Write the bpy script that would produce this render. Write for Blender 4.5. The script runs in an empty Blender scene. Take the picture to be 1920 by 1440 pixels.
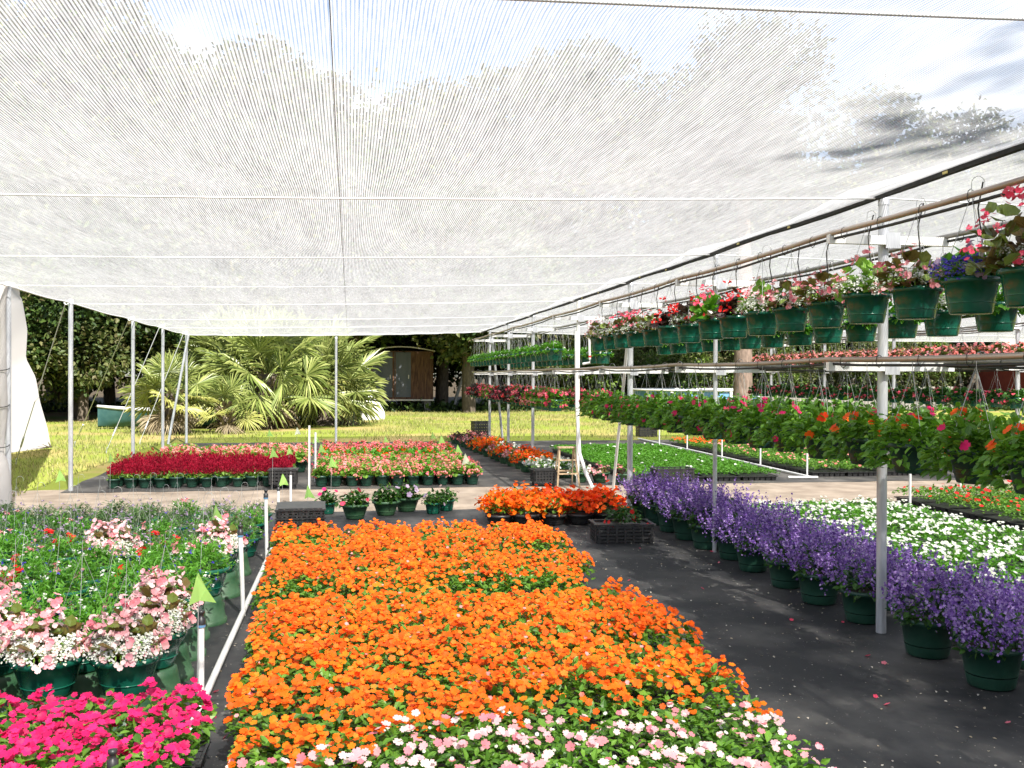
import bpy, math, random
import numpy as np
from mathutils import Vector, Matrix

scene = bpy.context.scene
C = scene.collection
rng = np.random.default_rng(7)
random.seed(7)
PI = math.pi
R = math.radians

# ------------------------------------------------------------------ camera
CAM_Z = 1.63
yaw, pitch, roll = R(9.25), R(-0.43), R(0.2)
fwd = Vector((math.sin(yaw)*math.cos(pitch), math.cos(yaw)*math.cos(pitch), math.sin(pitch)))
right = Vector((math.cos(yaw), -math.sin(yaw), 0))
up = right.cross(fwd)
r2 = right*math.cos(roll) + up*math.sin(roll)
u2 = up*math.cos(roll) - right*math.sin(roll)
cd = bpy.data.cameras.new('camera'); cam = bpy.data.objects.new('camera', cd); C.objects.link(cam)
cam.matrix_world = Matrix(((r2.x, u2.x, -fwd.x, 0), (r2.y, u2.y, -fwd.y, 0), (r2.z, u2.z, -fwd.z, CAM_Z), (0, 0, 0, 1)))
cd.sensor_width = 36.0; cd.lens = 1867/1920*36; cd.clip_start = 0.05; cd.clip_end = 2000
scene.camera = cam

# ------------------------------------------------------------------ light
SUN_EL, SUN_AZ = R(48), R(16)                # azimuth from -Y (behind the camera) towards +X
sd = Vector((math.sin(SUN_AZ)*math.cos(SUN_EL), -math.cos(SUN_AZ)*math.cos(SUN_EL), math.sin(SUN_EL)))
sl = bpy.data.lights.new('sun', 'SUN'); sl.energy = 5.0; sl.angle = R(0.5); sl.color = (1.0, 0.955, 0.88)
so = bpy.data.objects.new('sun', sl); C.objects.link(so)
so.rotation_euler = sd.to_track_quat('Z', 'Y').to_euler()
so.location = (0, -10, 30)
world = bpy.data.worlds.new('World'); scene.world = world; world.use_nodes = True
nt = world.node_tree; nt.nodes.clear()
wo = nt.nodes.new('ShaderNodeOutputWorld'); bg = nt.nodes.new('ShaderNodeBackground')
sky = nt.nodes.new('ShaderNodeTexSky'); sky.sky_type = 'NISHITA'; sky.sun_disc = False
sky.sun_elevation = SUN_EL; sky.sun_rotation = PI - SUN_AZ
tc = nt.nodes.new('ShaderNodeTexCoord'); mp = nt.nodes.new('ShaderNodeMapping'); mp.inputs['Scale'].default_value = (1, 1, 2.2)
nz = nt.nodes.new('ShaderNodeTexNoise'); nz.inputs['Scale'].default_value = 3.2; nz.inputs['Detail'].default_value = 7
cr = nt.nodes.new('ShaderNodeValToRGB'); cr.color_ramp.elements[0].position = 0.53; cr.color_ramp.elements[1].position = 0.7
mx = nt.nodes.new('ShaderNodeMix'); mx.data_type = 'RGBA'; mx.inputs['B'].default_value = (9.5, 9.7, 10, 1)
nt.links.new(tc.outputs['Generated'], mp.inputs['Vector']); nt.links.new(mp.outputs[0], nz.inputs['Vector'])
nt.links.new(nz.outputs['Fac'], cr.inputs[0]); nt.links.new(cr.outputs[0], mx.inputs['Factor'])
nt.links.new(sky.outputs[0], mx.inputs['A']); nt.links.new(mx.outputs['Result'], bg.inputs[0]); nt.links.new(bg.outputs[0], wo.inputs[0])
bg.inputs[1].default_value = 0.07
vs = scene.view_settings; vs.view_transform = 'Standard'; vs.look = 'None'; vs.exposure = 1.45; vs.gamma = 1
scene.cycles.max_bounces = 8; scene.cycles.transparent_max_bounces = 16
scene.cycles.diffuse_bounces = 4; scene.cycles.transmission_bounces = 4; scene.cycles.caustics_reflective = False
scene.cycles.sample_clamp_indirect = 6

# ------------------------------------------------------------------ materials
M = {}
def node_mat(name):
    m = bpy.data.materials.new(name); m.use_nodes = True
    t = m.node_tree; t.nodes.clear()
    out = t.nodes.new('ShaderNodeOutputMaterial'); M[name] = m
    return m, t, out

def ramp(t, cols, src):
    r_ = t.nodes.new('ShaderNodeValToRGB'); el = r_.color_ramp.elements
    while len(el) < len(cols): el.new(0.5)
    for i, c in enumerate(cols):
        el[i].position = i/(max(1, len(cols)-1)); el[i].color = (*c, 1)
    t.links.new(src, r_.inputs[0]); return r_.outputs[0]

def leaf_mat(name, cols, trans=0.35, rough=0.5, spec=0.35, tint=None):
    """colour differs from leaf to leaf (one island each); light passes through"""
    m, t, out = node_mat(name)
    g = t.nodes.new('ShaderNodeNewGeometry')
    col = ramp(t, cols, g.outputs['Random Per Island'])
    oi = t.nodes.new('ShaderNodeObjectInfo'); hs = t.nodes.new('ShaderNodeHueSaturation')
    mr = t.nodes.new('ShaderNodeMapRange'); mr.inputs[3].default_value = 0.85; mr.inputs[4].default_value = 1.15
    t.links.new(oi.outputs['Random'], mr.inputs[0]); t.links.new(mr.outputs[0], hs.inputs['Value']); t.links.new(col, hs.inputs['Color'])
    p = t.nodes.new('ShaderNodeBsdfPrincipled'); p.inputs['Roughness'].default_value = rough; p.inputs['Specular IOR Level'].default_value = spec
    t.links.new(hs.outputs[0], p.inputs['Base Color'])
    tr = t.nodes.new('ShaderNodeBsdfTranslucent')
    if tint:
        mu = t.nodes.new('ShaderNodeMix'); mu.data_type = 'RGBA'; mu.blend_type = 'MULTIPLY'; mu.inputs['Factor'].default_value = 1
        mu.inputs['B'].default_value = (*tint, 1); t.links.new(hs.outputs[0], mu.inputs['A']); t.links.new(mu.outputs['Result'], tr.inputs[0])
    else:
        t.links.new(hs.outputs[0], tr.inputs[0])
    ms = t.nodes.new('ShaderNodeMixShader'); ms.inputs[0].default_value = trans
    t.links.new(p.outputs[0], ms.inputs[1]); t.links.new(tr.outputs[0], ms.inputs[2]); t.links.new(ms.outputs[0], out.inputs[0])
    return m

def surf_mat(name, col, col2=None, scale=8.0, rough=0.5, metal=0.0, spec=0.5, bump=0.0, stretch=(1, 1, 1), detail=5, contrast=(0.35, 0.65), coat=0.0):
    m, t, out = node_mat(name)
    p = t.nodes.new('ShaderNodeBsdfPrincipled')
    p.inputs['Roughness'].default_value = rough; p.inputs['Metallic'].default_value = metal; p.inputs['Specular IOR Level'].default_value = spec
    p.inputs['Coat Weight'].default_value = coat
    p.inputs['Base Color'].default_value = (*col, 1)
    if col2 is not None:
        tcn = t.nodes.new('ShaderNodeTexCoord'); mpn = t.nodes.new('ShaderNodeMapping'); mpn.inputs['Scale'].default_value = stretch
        n = t.nodes.new('ShaderNodeTexNoise'); n.inputs['Scale'].default_value = scale; n.inputs['Detail'].default_value = detail
        t.links.new(tcn.outputs['Object'], mpn.inputs[0]); t.links.new(mpn.outputs[0], n.inputs['Vector'])
        mr = t.nodes.new('ShaderNodeMapRange'); mr.inputs[1].default_value = contrast[0]; mr.inputs[2].default_value = contrast[1]
        t.links.new(n.outputs['Fac'], mr.inputs[0])
        mxn = t.nodes.new('ShaderNodeMix'); mxn.data_type = 'RGBA'; mxn.inputs['A'].default_value = (*col, 1); mxn.inputs['B'].default_value = (*col2, 1)
        t.links.new(mr.outputs[0], mxn.inputs['Factor']); t.links.new(mxn.outputs['Result'], p.inputs['Base Color'])
        if bump:
            b = t.nodes.new('ShaderNodeBump'); b.inputs['Strength'].default_value = bump; b.inputs['Distance'].default_value = 0.02
            t.links.new(n.outputs['Fac'], b.inputs['Height']); t.links.new(b.outputs[0], p.inputs['Normal'])
    t.links.new(p.outputs[0], out.inputs[0]); return m

# flowers and leaves
leaf_mat('impatiens_leaf', [(.06, .17, .014), (.12, .28, .024), (.2, .4, .045)], .35, .42, .5, (1, 1, .5))
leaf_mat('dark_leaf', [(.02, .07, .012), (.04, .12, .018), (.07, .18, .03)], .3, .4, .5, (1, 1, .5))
leaf_mat('fresh_leaf', [(.07, .22, .015), (.11, .32, .025), (.17, .42, .05)], .38, .45, .4, (1, 1, .5))
leaf_mat('lime_leaf', [(.15, .32, .03), (.22, .42, .05), (.3, .5, .09)], .4, .45, .4)
leaf_mat('bronze_leaf', [(.11, .055, .024), (.16, .12, .03), (.15, .21, .035), (.2, .28, .05)], .3, .3, .6)
leaf_mat('dark_bronze_leaf', [(.035, .018, .014), (.06, .03, .02), (.05, .06, .02)], .25, .3, .6)
leaf_mat('grey_leaf', [(.07, .16, .04), (.11, .21, .06), (.19, .22, .13)], .3, .6, .3)
leaf_mat('orange_petal', [(.86, .085, .003), (.95, .145, .005), (.95, .19, .008), (.96, .24, .012), (.9, .11, .006), (.96, .27, .035)], .3, .55, .2)
leaf_mat('red_orange_petal', [(.85, .045, .006), (.95, .09, .008), (1, .16, .012)], .3, .55, .2)
leaf_mat('red_petal', [(.6, .012, .012), (.8, .02, .015), (.9, .05, .04)], .3, .5, .25)
leaf_mat('magenta_petal', [(.6, .006, .09), (.75, .012, .14), (.85, .03, .2)], .3, .5, .25)
leaf_mat('hot_pink_petal', [(.85, .06, .13), (.9, .12, .2), (.92, .28, .34)], .3, .5, .2)
leaf_mat('pink_petal', [(.75, .18, .24), (.8, .32, .34), (.85, .52, .52)], .3, .5, .2)
leaf_mat('blush_petal', [(.82, .36, .42), (.86, .56, .56), (.9, .76, .72)], .3, .5, .2)
leaf_mat('salmon_petal', [(.85, .2, .15), (.9, .3, .28), (.92, .45, .45)], .3, .5, .2)
leaf_mat('white_petal', [(.62, .64, .5), (.72, .73, .66), (.8, .8, .78)], .3, .5, .2)
leaf_mat('lavender_petal', [(.13, .06, .28), (.22, .11, .42), (.36, .21, .56), (.54, .41, .72)], .3, .55, .2)
leaf_mat('blue_petal', [(.05, .03, .35), (.1, .07, .5)], .3, .5, .2)
leaf_mat('crimson_plume', [(.22, .004, .02), (.4, .008, .035), (.5, .015, .05)], .25, .6, .2)
leaf_mat('mauve_petal', [(.35, .25, .4), (.5, .38, .5)], .3, .5, .2)
# trees
leaf_mat('oak_leaf', [(.015, .035, .008), (.03, .06, .012), (.06, .1, .018)], .25, .5, .3)
leaf_mat('olive_leaf', [(.035, .055, .015), (.07, .1, .025), (.12, .14, .04), (.14, .12, .06)], .3, .5, .3)
leaf_mat('bush_leaf', [(.06, .1, .015), (.1, .17, .02), (.17, .24, .04)], .3, .5, .3)
leaf_mat('palm_leaf', [(.12, .165, .04), (.23, .28, .07), (.4, .43, .15)], .25, .35, .6)
leaf_mat('yellow_palm_leaf', [(.3, .33, .08), (.42, .42, .12), (.5, .47, .2)], .3, .4, .5)
leaf_mat('dead_palm_leaf', [(.16, .125, .075), (.25, .2, .125), (.33, .28, .19)], .2, .7, .2)
leaf_mat('grass_blade', [(.17, .2, .05), (.29, .3, .1), (.4, .355, .17)], .35, .6, .2)
# setting
surf_mat('bark', (.06, .045, .032), (.12, .095, .07), 14, .9, bump=.6, stretch=(1, 1, .3))
surf_mat('pine_bark', (.1, .07, .055), (.22, .155, .125), 9, .9, bump=.7, stretch=(1, 1, .35))
surf_mat('sand', (.27, .215, .165), (.43, .35, .275), 2.2, .95, spec=.2, bump=.25, detail=9)
surf_mat('earth', (.05, .04, .028), (.1, .075, .045), .6, .95, spec=.1, detail=8)
surf_mat('lawn_soil', (.2, .24, .04), (.34, .25, .11), .3, .95, spec=.1, detail=7, contrast=(.46, .66))
surf_mat('galvanised', (.42, .43, .46), (.62, .63, .65), 24, .42, metal=.35, stretch=(1, 1, .15))
surf_mat('white_paint', (.8, .8, .79), (.7, .69, .66), 12, .4, stretch=(1, 1, .3))
surf_mat('pvc', (.85, .85, .84), (.74, .73, .7), 9, .35)
surf_mat('tan_reflection_metal', (.34, .26, .2), (.46, .38, .31), 20, .4, metal=.5, stretch=(1, .1, 1))  # galvanised steel; the tan stands in for reflected ground and sun
surf_mat('grey_pipe_metal', (.2, .19, .17), (.3, .28, .25), 20, .42, metal=.5, stretch=(1, .1, 1))
surf_mat('black_plastic', (.018, .018, .02), (.035, .034, .034), 15, .4, spec=.5)
surf_mat('green_plastic', (.005, .085, .052), (.009, .12, .075), 5, .2, spec=.5)
surf_mat('old_green_plastic', (.02, .075, .032), (.045, .11, .05), 9, .5)
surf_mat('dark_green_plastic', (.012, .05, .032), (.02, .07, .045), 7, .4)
surf_mat('terracotta_saucer', (.012, .09, .055), (.02, .12, .07), 7, .35)
surf_mat('soil', (.03, .022, .015), (.06, .045, .03), 30, .95)
surf_mat('wire', (.42, .43, .42), None, rough=.4, metal=.3)
surf_mat('cable', (.82, .82, .84), None, rough=.5)
surf_mat('webbing', (.012, .012, .013), (.03, .03, .03), 30, .8)
surf_mat('drip_tube', (.015, .015, .016), None, rough=.5)
surf_mat('wood', (.38, .26, .15), (.56, .42, .27), 6, .7, stretch=(6, 6, .8))
surf_mat('grey_wood', (.16, .145, .125), (.28, .26, .23), 5, .8, stretch=(5, 5, .6))
leaf_mat('curtain_cloth', [(.7, .67, .655), (.7, .67, .655)], .5, .8, .2)
surf_mat('rust', (.055, .022, .013), (.15, .075, .042), 5, .85, stretch=(4, 4, .5), detail=9)
surf_mat('blue_grey_door', (.055, .065, .08), (.09, .095, .11), 3, .6, stretch=(1, 1, .3))
surf_mat('pale_metal', (.42, .4, .36), (.55, .5, .44), 4, .5, metal=.3)
surf_mat('teal_hull', (.02, .07, .075), (.04, .105, .105), 4, .45)
surf_mat('gunwale', (.45, .45, .44), None, rough=.5)
surf_mat('pool_blue', (.1, .24, .42), (.13, .3, .5), 3, .4)
surf_mat('pool_rim', (.75, .74, .7), None, rough=.5)
surf_mat('water', (.05, .2, .3), None, rough=.08)
surf_mat('red_paint', (.13, .015, .012), (.17, .025, .018), 4, .7)
surf_mat('red_ring', (.6, .05, .03), None, rough=.5)
surf_mat('yellow_clip', (.65, .55, .2), None, rough=.5)
surf_mat('white_tag', (.85, .85, .84), None, rough=.5)
surf_mat('white_drum', (.75, .74, .72), (.6, .58, .55), 3, .6)
leaf_mat('flag_film', [(.4, .72, .16), (.48, .78, .22)], .5, .5, .3)
leaf_mat('pale_flag_film', [(.8, .85, .6), (.85, .88, .7)], .5, .5, .3)
leaf_mat('straw', [(.4, .33, .22), (.5, .45, .36), (.62, .6, .55)], .1, .8, .2)

# woven ground cloth: black weave, pale dust and wear; far sheet paler for sunlight too
m = t = out = tcn = None
def noise(scale, detail=6, st=(1, 1, 1), rough=.6):
    mpn = t.nodes.new('ShaderNodeMapping'); mpn.inputs['Scale'].default_value = st
    n = t.nodes.new('ShaderNodeTexNoise'); n.inputs['Scale'].default_value = scale; n.inputs['Detail'].default_value = detail; n.inputs['Roughness'].default_value = rough
    t.links.new(tcn.outputs['Object'], mpn.inputs[0]); t.links.new(mpn.outputs[0], n.inputs['Vector']); return n.outputs['Fac']
def mapr(src, a, b, c=0., d=1.):
    mr = t.nodes.new('ShaderNodeMapRange'); mr.inputs[1].default_value = a; mr.inputs[2].default_value = b; mr.inputs[3].default_value = c; mr.inputs[4].default_value = d
    t.links.new(src, mr.inputs[0]); return mr.outputs[0]
def mixc(fac, a, b):
    x = t.nodes.new('ShaderNodeMix'); x.data_type = 'RGBA'
    for k, v in (('A', a), ('B', b)):
        if isinstance(v, tuple): x.inputs[k].default_value = (*v, 1)
        else: t.links.new(v, x.inputs[k])
    t.links.new(fac, x.inputs['Factor']); return x.outputs['Result']
def cloth_mat(name, lo_, hi_):
    global m, t, out, tcn
    m, t, out = node_mat(name)
    p = t.nodes.new('ShaderNodeBsdfPrincipled'); p.inputs['Roughness'].default_value = .62; p.inputs['Specular IOR Level'].default_value = .35
    tcn = t.nodes.new('ShaderNodeTexCoord')
    dust = mixc(mapr(noise(1.3, 8, (1, .8, 1)), .45, .72), lo_, hi_)
    dust2 = mixc(mapr(noise(14, 6, (1, .6, 1), .75), .62, .72), dust, (.2, .19, .17))
    dust3 = mixc(mapr(noise(60, 3, (1, .7, 1)), .68, .74), dust2, (.4, .37, .32))
    t.links.new(dust3, p.inputs['Base Color']); t.links.new(p.outputs[0], out.inputs[0])
cloth_mat('ground_cloth', (.02, .021, .023), (.1, .096, .09))
cloth_mat('dusty_sunlit_ground_cloth', (.05, .048, .046), (.19, .175, .155))  # same cloth, dustier, with sunlight and glancing sheen put into its colour

# shade cloth: knitted strands running lengthwise; the gaps between them are see-through
def shade_cloth(name, cover_lo, cover_hi, col, pitch=.0128):
    global t, tcn
    m, t, out = node_mat(name)
    tcn = t.nodes.new('ShaderNodeTexCoord')
    sx = t.nodes.new('ShaderNodeSeparateXYZ'); t.links.new(tcn.outputs['Object'], sx.inputs[0])
    wob = noise(7, 3, (1, .5, 1))
    add = t.nodes.new('ShaderNodeMath'); add.operation = 'MULTIPLY_ADD'; add.inputs[1].default_value = .0012
    t.links.new(wob, add.inputs[0]); t.links.new(sx.outputs['X'], add.inputs[2])
    dv = t.nodes.new('ShaderNodeMath'); dv.operation = 'DIVIDE'; dv.inputs[1].default_value = pitch; t.links.new(add.outputs[0], dv.inputs[0])
    fr = t.nodes.new('ShaderNodeMath'); fr.operation = 'PINGPONG'; fr.inputs[1].default_value = .5; t.links.new(dv.outputs[0], fr.inputs[0])
    stripe = mapr(fr.outputs[0], .1, .34)
    fine = mapr(noise(120, 3, (1, .03, 1), .7), .3, .7, -.16, .16)
    broad = mapr(noise(2.2, 9, (2.2, .3, 1), .72), .3, .7, -.09, .09)
    a1 = t.nodes.new('ShaderNodeMath'); a1.operation = 'ADD'; t.links.new(fine, a1.inputs[0]); t.links.new(broad, a1.inputs[1])
    cov = mapr(stripe, 0, 1, cover_lo, cover_hi)
    a2 = t.nodes.new('ShaderNodeMath'); a2.operation = 'ADD'; a2.use_clamp = True; t.links.new(cov, a2.inputs[0]); t.links.new(a1.outputs[0], a2.inputs[1])
    df = t.nodes.new('ShaderNodeBsdfDiffuse'); df.inputs[0].default_value = (*col, 1)
    tl = t.nodes.new('ShaderNodeBsdfTranslucent'); tl.inputs[0].default_value = (*col, 1)
    tp = t.nodes.new('ShaderNodeBsdfTransparent')
    s1 = t.nodes.new('ShaderNodeMixShader'); s1.inputs[0].default_value = .56
    t.links.new(df.outputs[0], s1.inputs[1]); t.links.new(tl.outputs[0], s1.inputs[2])
    s2 = t.nodes.new('ShaderNodeMixShader'); t.links.new(a2.outputs[0], s2.inputs[0])
    t.links.new(tp.outputs[0], s2.inputs[1]); t.links.new(s1.outputs[0], s2.inputs[2]); t.links.new(s2.outputs[0], out.inputs[0])
shade_cloth('shade_cloth', .27, .8, (.67, .67, .675))

# ------------------------------------------------------------------ mesh tools
class MB:
    def __init__(self): self.v = []; self.f = []; self.m = []; self.n = 0; self.mats = []; self.smooth = []
    def mi(self, mat):
        if mat not in self.mats: self.mats.append(mat)
        return self.mats.index(mat)
    def add(self, V, F, mat, smooth=False):
        V = np.asarray(V, float).reshape(-1, 3); k = self.mi(mat)
        self.v.append(V)
        for f in F: self.f.append([i+self.n for i in f])
        self.m += [k]*len(F); self.smooth += [smooth]*len(F); self.n += len(V)
    def box(self, c, s, mat, rz=0.0, taper=1.0, tilt=None):
        x, y, z = s[0]/2, s[1]/2, s[2]/2; q = taper
        V = np.array([(-x*q, -y*q, -z), (x*q, -y*q, -z), (x*q, y*q, -z), (-x*q, y*q, -z), (-x, -y, z), (x, -y, z), (x, y, z), (-x, y, z)])
        if tilt is not None: V = V @ np.array(tilt.to_3x3() if hasattr(tilt, 'to_3x3') else tilt).T
        if rz: cz, sz = math.cos(rz), math.sin(rz); V = V @ np.array([[cz, sz, 0], [-sz, cz, 0], [0, 0, 1]])
        self.add(V+np.array(c), [(0, 3, 2, 1), (4, 5, 6, 7), (0, 1, 5, 4), (1, 2, 6, 5), (2, 3, 7, 6), (3, 0, 4, 7)], mat)
    def tube(self, pts, rad, mat, seg=8, caps=True):
        P = np.array(pts, float); n = len(P); rad = np.broadcast_to(np.array(rad, float), (n,))
        V = []
        for i in range(n):
            d = P[min(i+1, n-1)] - P[max(i-1, 0)]; d /= np.linalg.norm(d)+1e-9
            a = np.cross(d, (0, 0, 1) if abs(d[2]) < .9 else (1, 0, 0)); a /= np.linalg.norm(a); b = np.cross(d, a)
            for k in range(seg):
                th = 2*PI*k/seg; V.append(P[i] + rad[i]*(math.cos(th)*a + math.sin(th)*b))
        F = [(i*seg+k, i*seg+(k+1) % seg, (i+1)*seg+(k+1) % seg, (i+1)*seg+k) for i in range(n-1) for k in range(seg)]
        self.add(V, F, mat, True)
        if caps: self.add(V[:seg]+V[-seg:], [tuple(range(seg))[::-1], tuple(range(seg, 2*seg))], mat)
    def lathe(self, prof, mat, seg=20, c=(0, 0, 0), close=False):
        V = [(c[0]+r_*math.cos(2*PI*k/seg), c[1]+r_*math.sin(2*PI*k/seg), c[2]+z) for r_, z in prof for k in range(seg)]
        F = [(i*seg+k, i*seg+(k+1) % seg, (i+1)*seg+(k+1) % seg, (i+1)*seg+k) for i in range(len(prof)-1) for k in range(seg)]
        self.add(V, F, mat, True)
        if close: self.add(V[-seg:], [tuple(range(seg))], mat)
    def scatter(self, tmpl, P, B, S, mat, smooth=False):
        """tmpl=(V,F); P (n,3); B (n,3,3) columns x,y,z; S (n,) or (n,3)"""
        V, F = tmpl; V = np.asarray(V, float); n = len(P)
        if n == 0: return
        S = np.asarray(S, float); S = S[:, None] if S.ndim == 1 else S
        W = np.einsum('nij,nkj->nki', B, V[None]*S[:, None, :]) + np.asarray(P)[:, None, :]
        k = len(V); mi = self.mi(mat)
        self.v.append(W.reshape(-1, 3))
        for i in range(n):
            o = self.n + i*k
            for f in F: self.f.append([j+o for j in f])
        self.m += [mi]*(n*len(F)); self.smooth += [smooth]*(n*len(F)); self.n += n*k
    def mesh(self, name):
        me = bpy.data.meshes.new(name)
        V = np.concatenate(self.v) if self.v else np.zeros((0, 3))
        me.from_pydata(V.tolist(), [], self.f)
        for k in self.mats: me.materials.append(M[k])
        me.polygons.foreach_set('material_index', self.m); me.polygons.foreach_set('use_smooth', self.smooth)
        me.update(); return me

def nrm(a): return a/(np.linalg.norm(a, axis=-1, keepdims=True)+1e-9)
def frames_n(N, spin=None):
    """frame whose z is N, spun at random"""
    N = nrm(np.asarray(N, float)); n = len(N)
    h = np.where(np.abs(N[:, 2:3]) < .9, np.array([[0, 0, 1.]]), np.array([[1., 0, 0]]))
    a = nrm(np.cross(N, h)); b = np.cross(N, a)
    s = rng.uniform(0, 2*PI, n) if spin is None else spin
    x = np.cos(s)[:, None]*a + np.sin(s)[:, None]*b; y = np.cross(N, x)
    return np.stack([x, y, N], axis=2)
def frames_y(Y, upv=(0, 0, 1), jit=.3):
    """frame whose y is Y and whose z leans to upv"""
    Y = nrm(np.asarray(Y, float)); u_ = np.array(upv)+rng.normal(0, jit, Y.shape)
    x = nrm(np.cross(Y, u_)); z = np.cross(x, Y)
    return np.stack([x, Y, z], axis=2)

# leaf and flower shapes (unit size)
LEAF = ([(0, 0, 0), (-.3, .35, .07), (.3, .35, .07), (0, .42, -.02), (0, 1, -.12), (-.2, .75, .03), (.2, .75, .03)],
        [(0, 3, 1), (0, 2, 3), (1, 3, 4, 5), (3, 2, 6, 4)])
ROUND = ([(0, 0, 0), (-.42, .2, .06), (-.45, .6, .1), (0, .95, 0), (.45, .6, .1), (.42, .2, .06), (0, .45, -.05)],
         [(0, 6, 2, 1), (6, 3, 2), (6, 4, 3), (0, 5, 4, 6)])
NARROW = ([(0, 0, 0), (-.11, .4, .03), (.11, .4, .03), (0, 1, -.1)], [(0, 2, 3, 1)])
def petal_flower(n, w=.62, cup=.12, notch=0.0):
    V = [(0, 0, 0)]; F = []
    for k in range(n):
        a = 2*PI*k/n; hw = PI/n*1.12
        for da, rr, zz in ((-hw, w, cup*.6), (-hw*.5, 1, cup), (hw*.5, 1, cup*.8), (hw, w, cup*.5)):
            V.append((rr*math.cos(a+da), rr*math.sin(a+da), zz+.01*k))
        b = 1+4*k; F += [(0, b, b+1, b+2), (0, b+2, b+3)]
    return V, F
F5 = petal_flower(5); F4 = petal_flower(4, .7, .3); F3 = petal_flower(3, .7, .25)
QUAD = ([(-.5, -.5, 0), (.5, -.5, 0), (.5, .5, .1), (-.5, .5, 0)], [(0, 1, 2, 3)])
TRI = ([(-.5, 0, 0), (.5, 0, 0), (0, 1, 0)], [(0, 1, 2)])

def build_obj(name, me, parent=None, loc=(0, 0, 0)):
    o = bpy.data.objects.new(name, me); C.objects.link(o); o.location = loc
    if parent: o.parent = parent
    return o
def tag(o, label, cat, group=None, kind=None):
    if label: o['label'] = label
    if cat: o['category'] = cat
    if group: o['group'] = group
    if kind: o['kind'] = kind
    return o
def thing(name, label, cat, loc=(0, 0, 0), rz=0.0, group=None, parts=(), scale=1.0):
    """Empty at the base with its parts; parts = (name, mesh[, [sub-parts]])"""
    o = bpy.data.objects.new(name, None); C.objects.link(o); o.location = loc; o.rotation_euler = (0, 0, rz)
    o.empty_display_size = .1
    o.scale = (scale, scale, scale) if not isinstance(scale, tuple) else scale
    tag(o, label, cat, group)
    for q in parts:
        c = build_obj(q[0], q[1], o)
        for s in (q[2] if len(q) > 2 else ()): build_obj(s[0], s[1], c)
    return o
def single(name, mb, label, cat, loc=(0, 0, 0), group=None, rz=0.0):
    o = build_obj(name, mb.mesh(name) if isinstance(mb, MB) else mb, None, loc); o.rotation_euler = (0, 0, rz); return tag(o, label, cat, group)
def structure(name, mb): o = build_obj(name, mb.mesh(name)); o['kind'] = 'structure'; return o
def stuff(name, mb, label, cat): o = build_obj(name, mb.mesh(name)); return tag(o, label, cat, None, 'stuff')
_o1 = ['zeroth', 'first', 'second', 'third', 'fourth', 'fifth', 'sixth', 'seventh', 'eighth', 'ninth', 'tenth', 'eleventh', 'twelfth', 'thirteenth', 'fourteenth', 'fifteenth', 'sixteenth', 'seventeenth', 'eighteenth', 'nineteenth', 'twentieth']
def nth(i):
    if i <= 20: return _o1[i]
    if i < 30: return 'twenty-'+_o1[i-20]
    return 'thirtieth' if i == 30 else 'thirty-'+_o1[i-30]

# ------------------------------------------------------------------ setting: ground, lawn, path, cloth
def sheet(name, x0, x1, y0, y1, z, mat, nx=1, ny=1, wob=0.0):
    mb = MB(); V = []
    for j in range(ny+1):
        for i in range(nx+1):
            x = x0+(x1-x0)*i/nx; y = y0+(y1-y0)*j/ny
            if wob and j in (0, ny): y += random.uniform(-wob, wob)
            if wob and i in (0, nx): x += random.uniform(-wob, wob)
            V.append((x, y, z))
    F = [(j*(nx+1)+i, j*(nx+1)+i+1, (j+1)*(nx+1)+i+1, (j+1)*(nx+1)+i) for j in range(ny) for i in range(nx)]
    mb.add(V, F, mat); return structure(name, mb)
sheet('ground', -900, 900, -300, 1500, -.012, 'earth')
sheet('lawn', -60, 70, -8, 46.5, -.008, 'lawn_soil', 40, 20, .5)
sheet('path', -4.7, 20, 11.7, 14.95, -.004, 'sand', 60, 4, .05)
sheet('ground_cloth', -4.3, 13.5, -6, 12.15, 0, 'ground_cloth', 50, 40, .03)
sheet('ground_cloth', -4.0, 13.5, 14.55, 24.9, 0, 'dusty_sunlit_ground_cloth', 50, 20, .06)

# grass on the lawn
def grass(name, n, x0, x1, y0, y1, h0, h1, keep, label):
    P = np.stack([rng.uniform(x0, x1, n), rng.uniform(y0, y1, n), np.full(n, -.01)], 1)
    P = P[np.array([keep(p) for p in P])]; n = len(P)
    D = nrm(np.stack([rng.normal(0, .35, n), rng.normal(0, .35, n), np.ones(n)], 1))
    mb = MB(); h = rng.uniform(h0, h1, n)
    mb.scatter(([(-.5, 0, 0), (.5, 0, 0), (.25, .6, .08), (0, 1, .2)], [(0, 1, 2), (0, 2, 3)]), P, frames_y(D, (0, -1, 0), .8), np.stack([h*.22, h, h], 1), 'grass_blade')
    stuff(name, mb, label, 'grass')
def keep_far(p):
    if p[0] < -9 and p[1] > 36: return False
    d = math.hypot((p[0]+2.3)/3.2, (p[1]-31.5)/2.6)
    bare = math.sin(p[0]*1.3+p[1]*.7)+math.sin(p[1]*1.1-p[0]*.5)
    return d > 1 and (bare > -.55 or random.random() < .3) and (p[1] > 28 or random.random() < .55)
grass('grass', 46000, -11, 22, 25.2, 46, .05, .14, keep_far, 'sunlit yellow green grass of the lawn behind the flower beds')
grass('grass', 9000, -9, -4.4, 11, 25.2, .04, .12, lambda p: random.random() < .8, 'short grass beside the row of galvanised posts')

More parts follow.
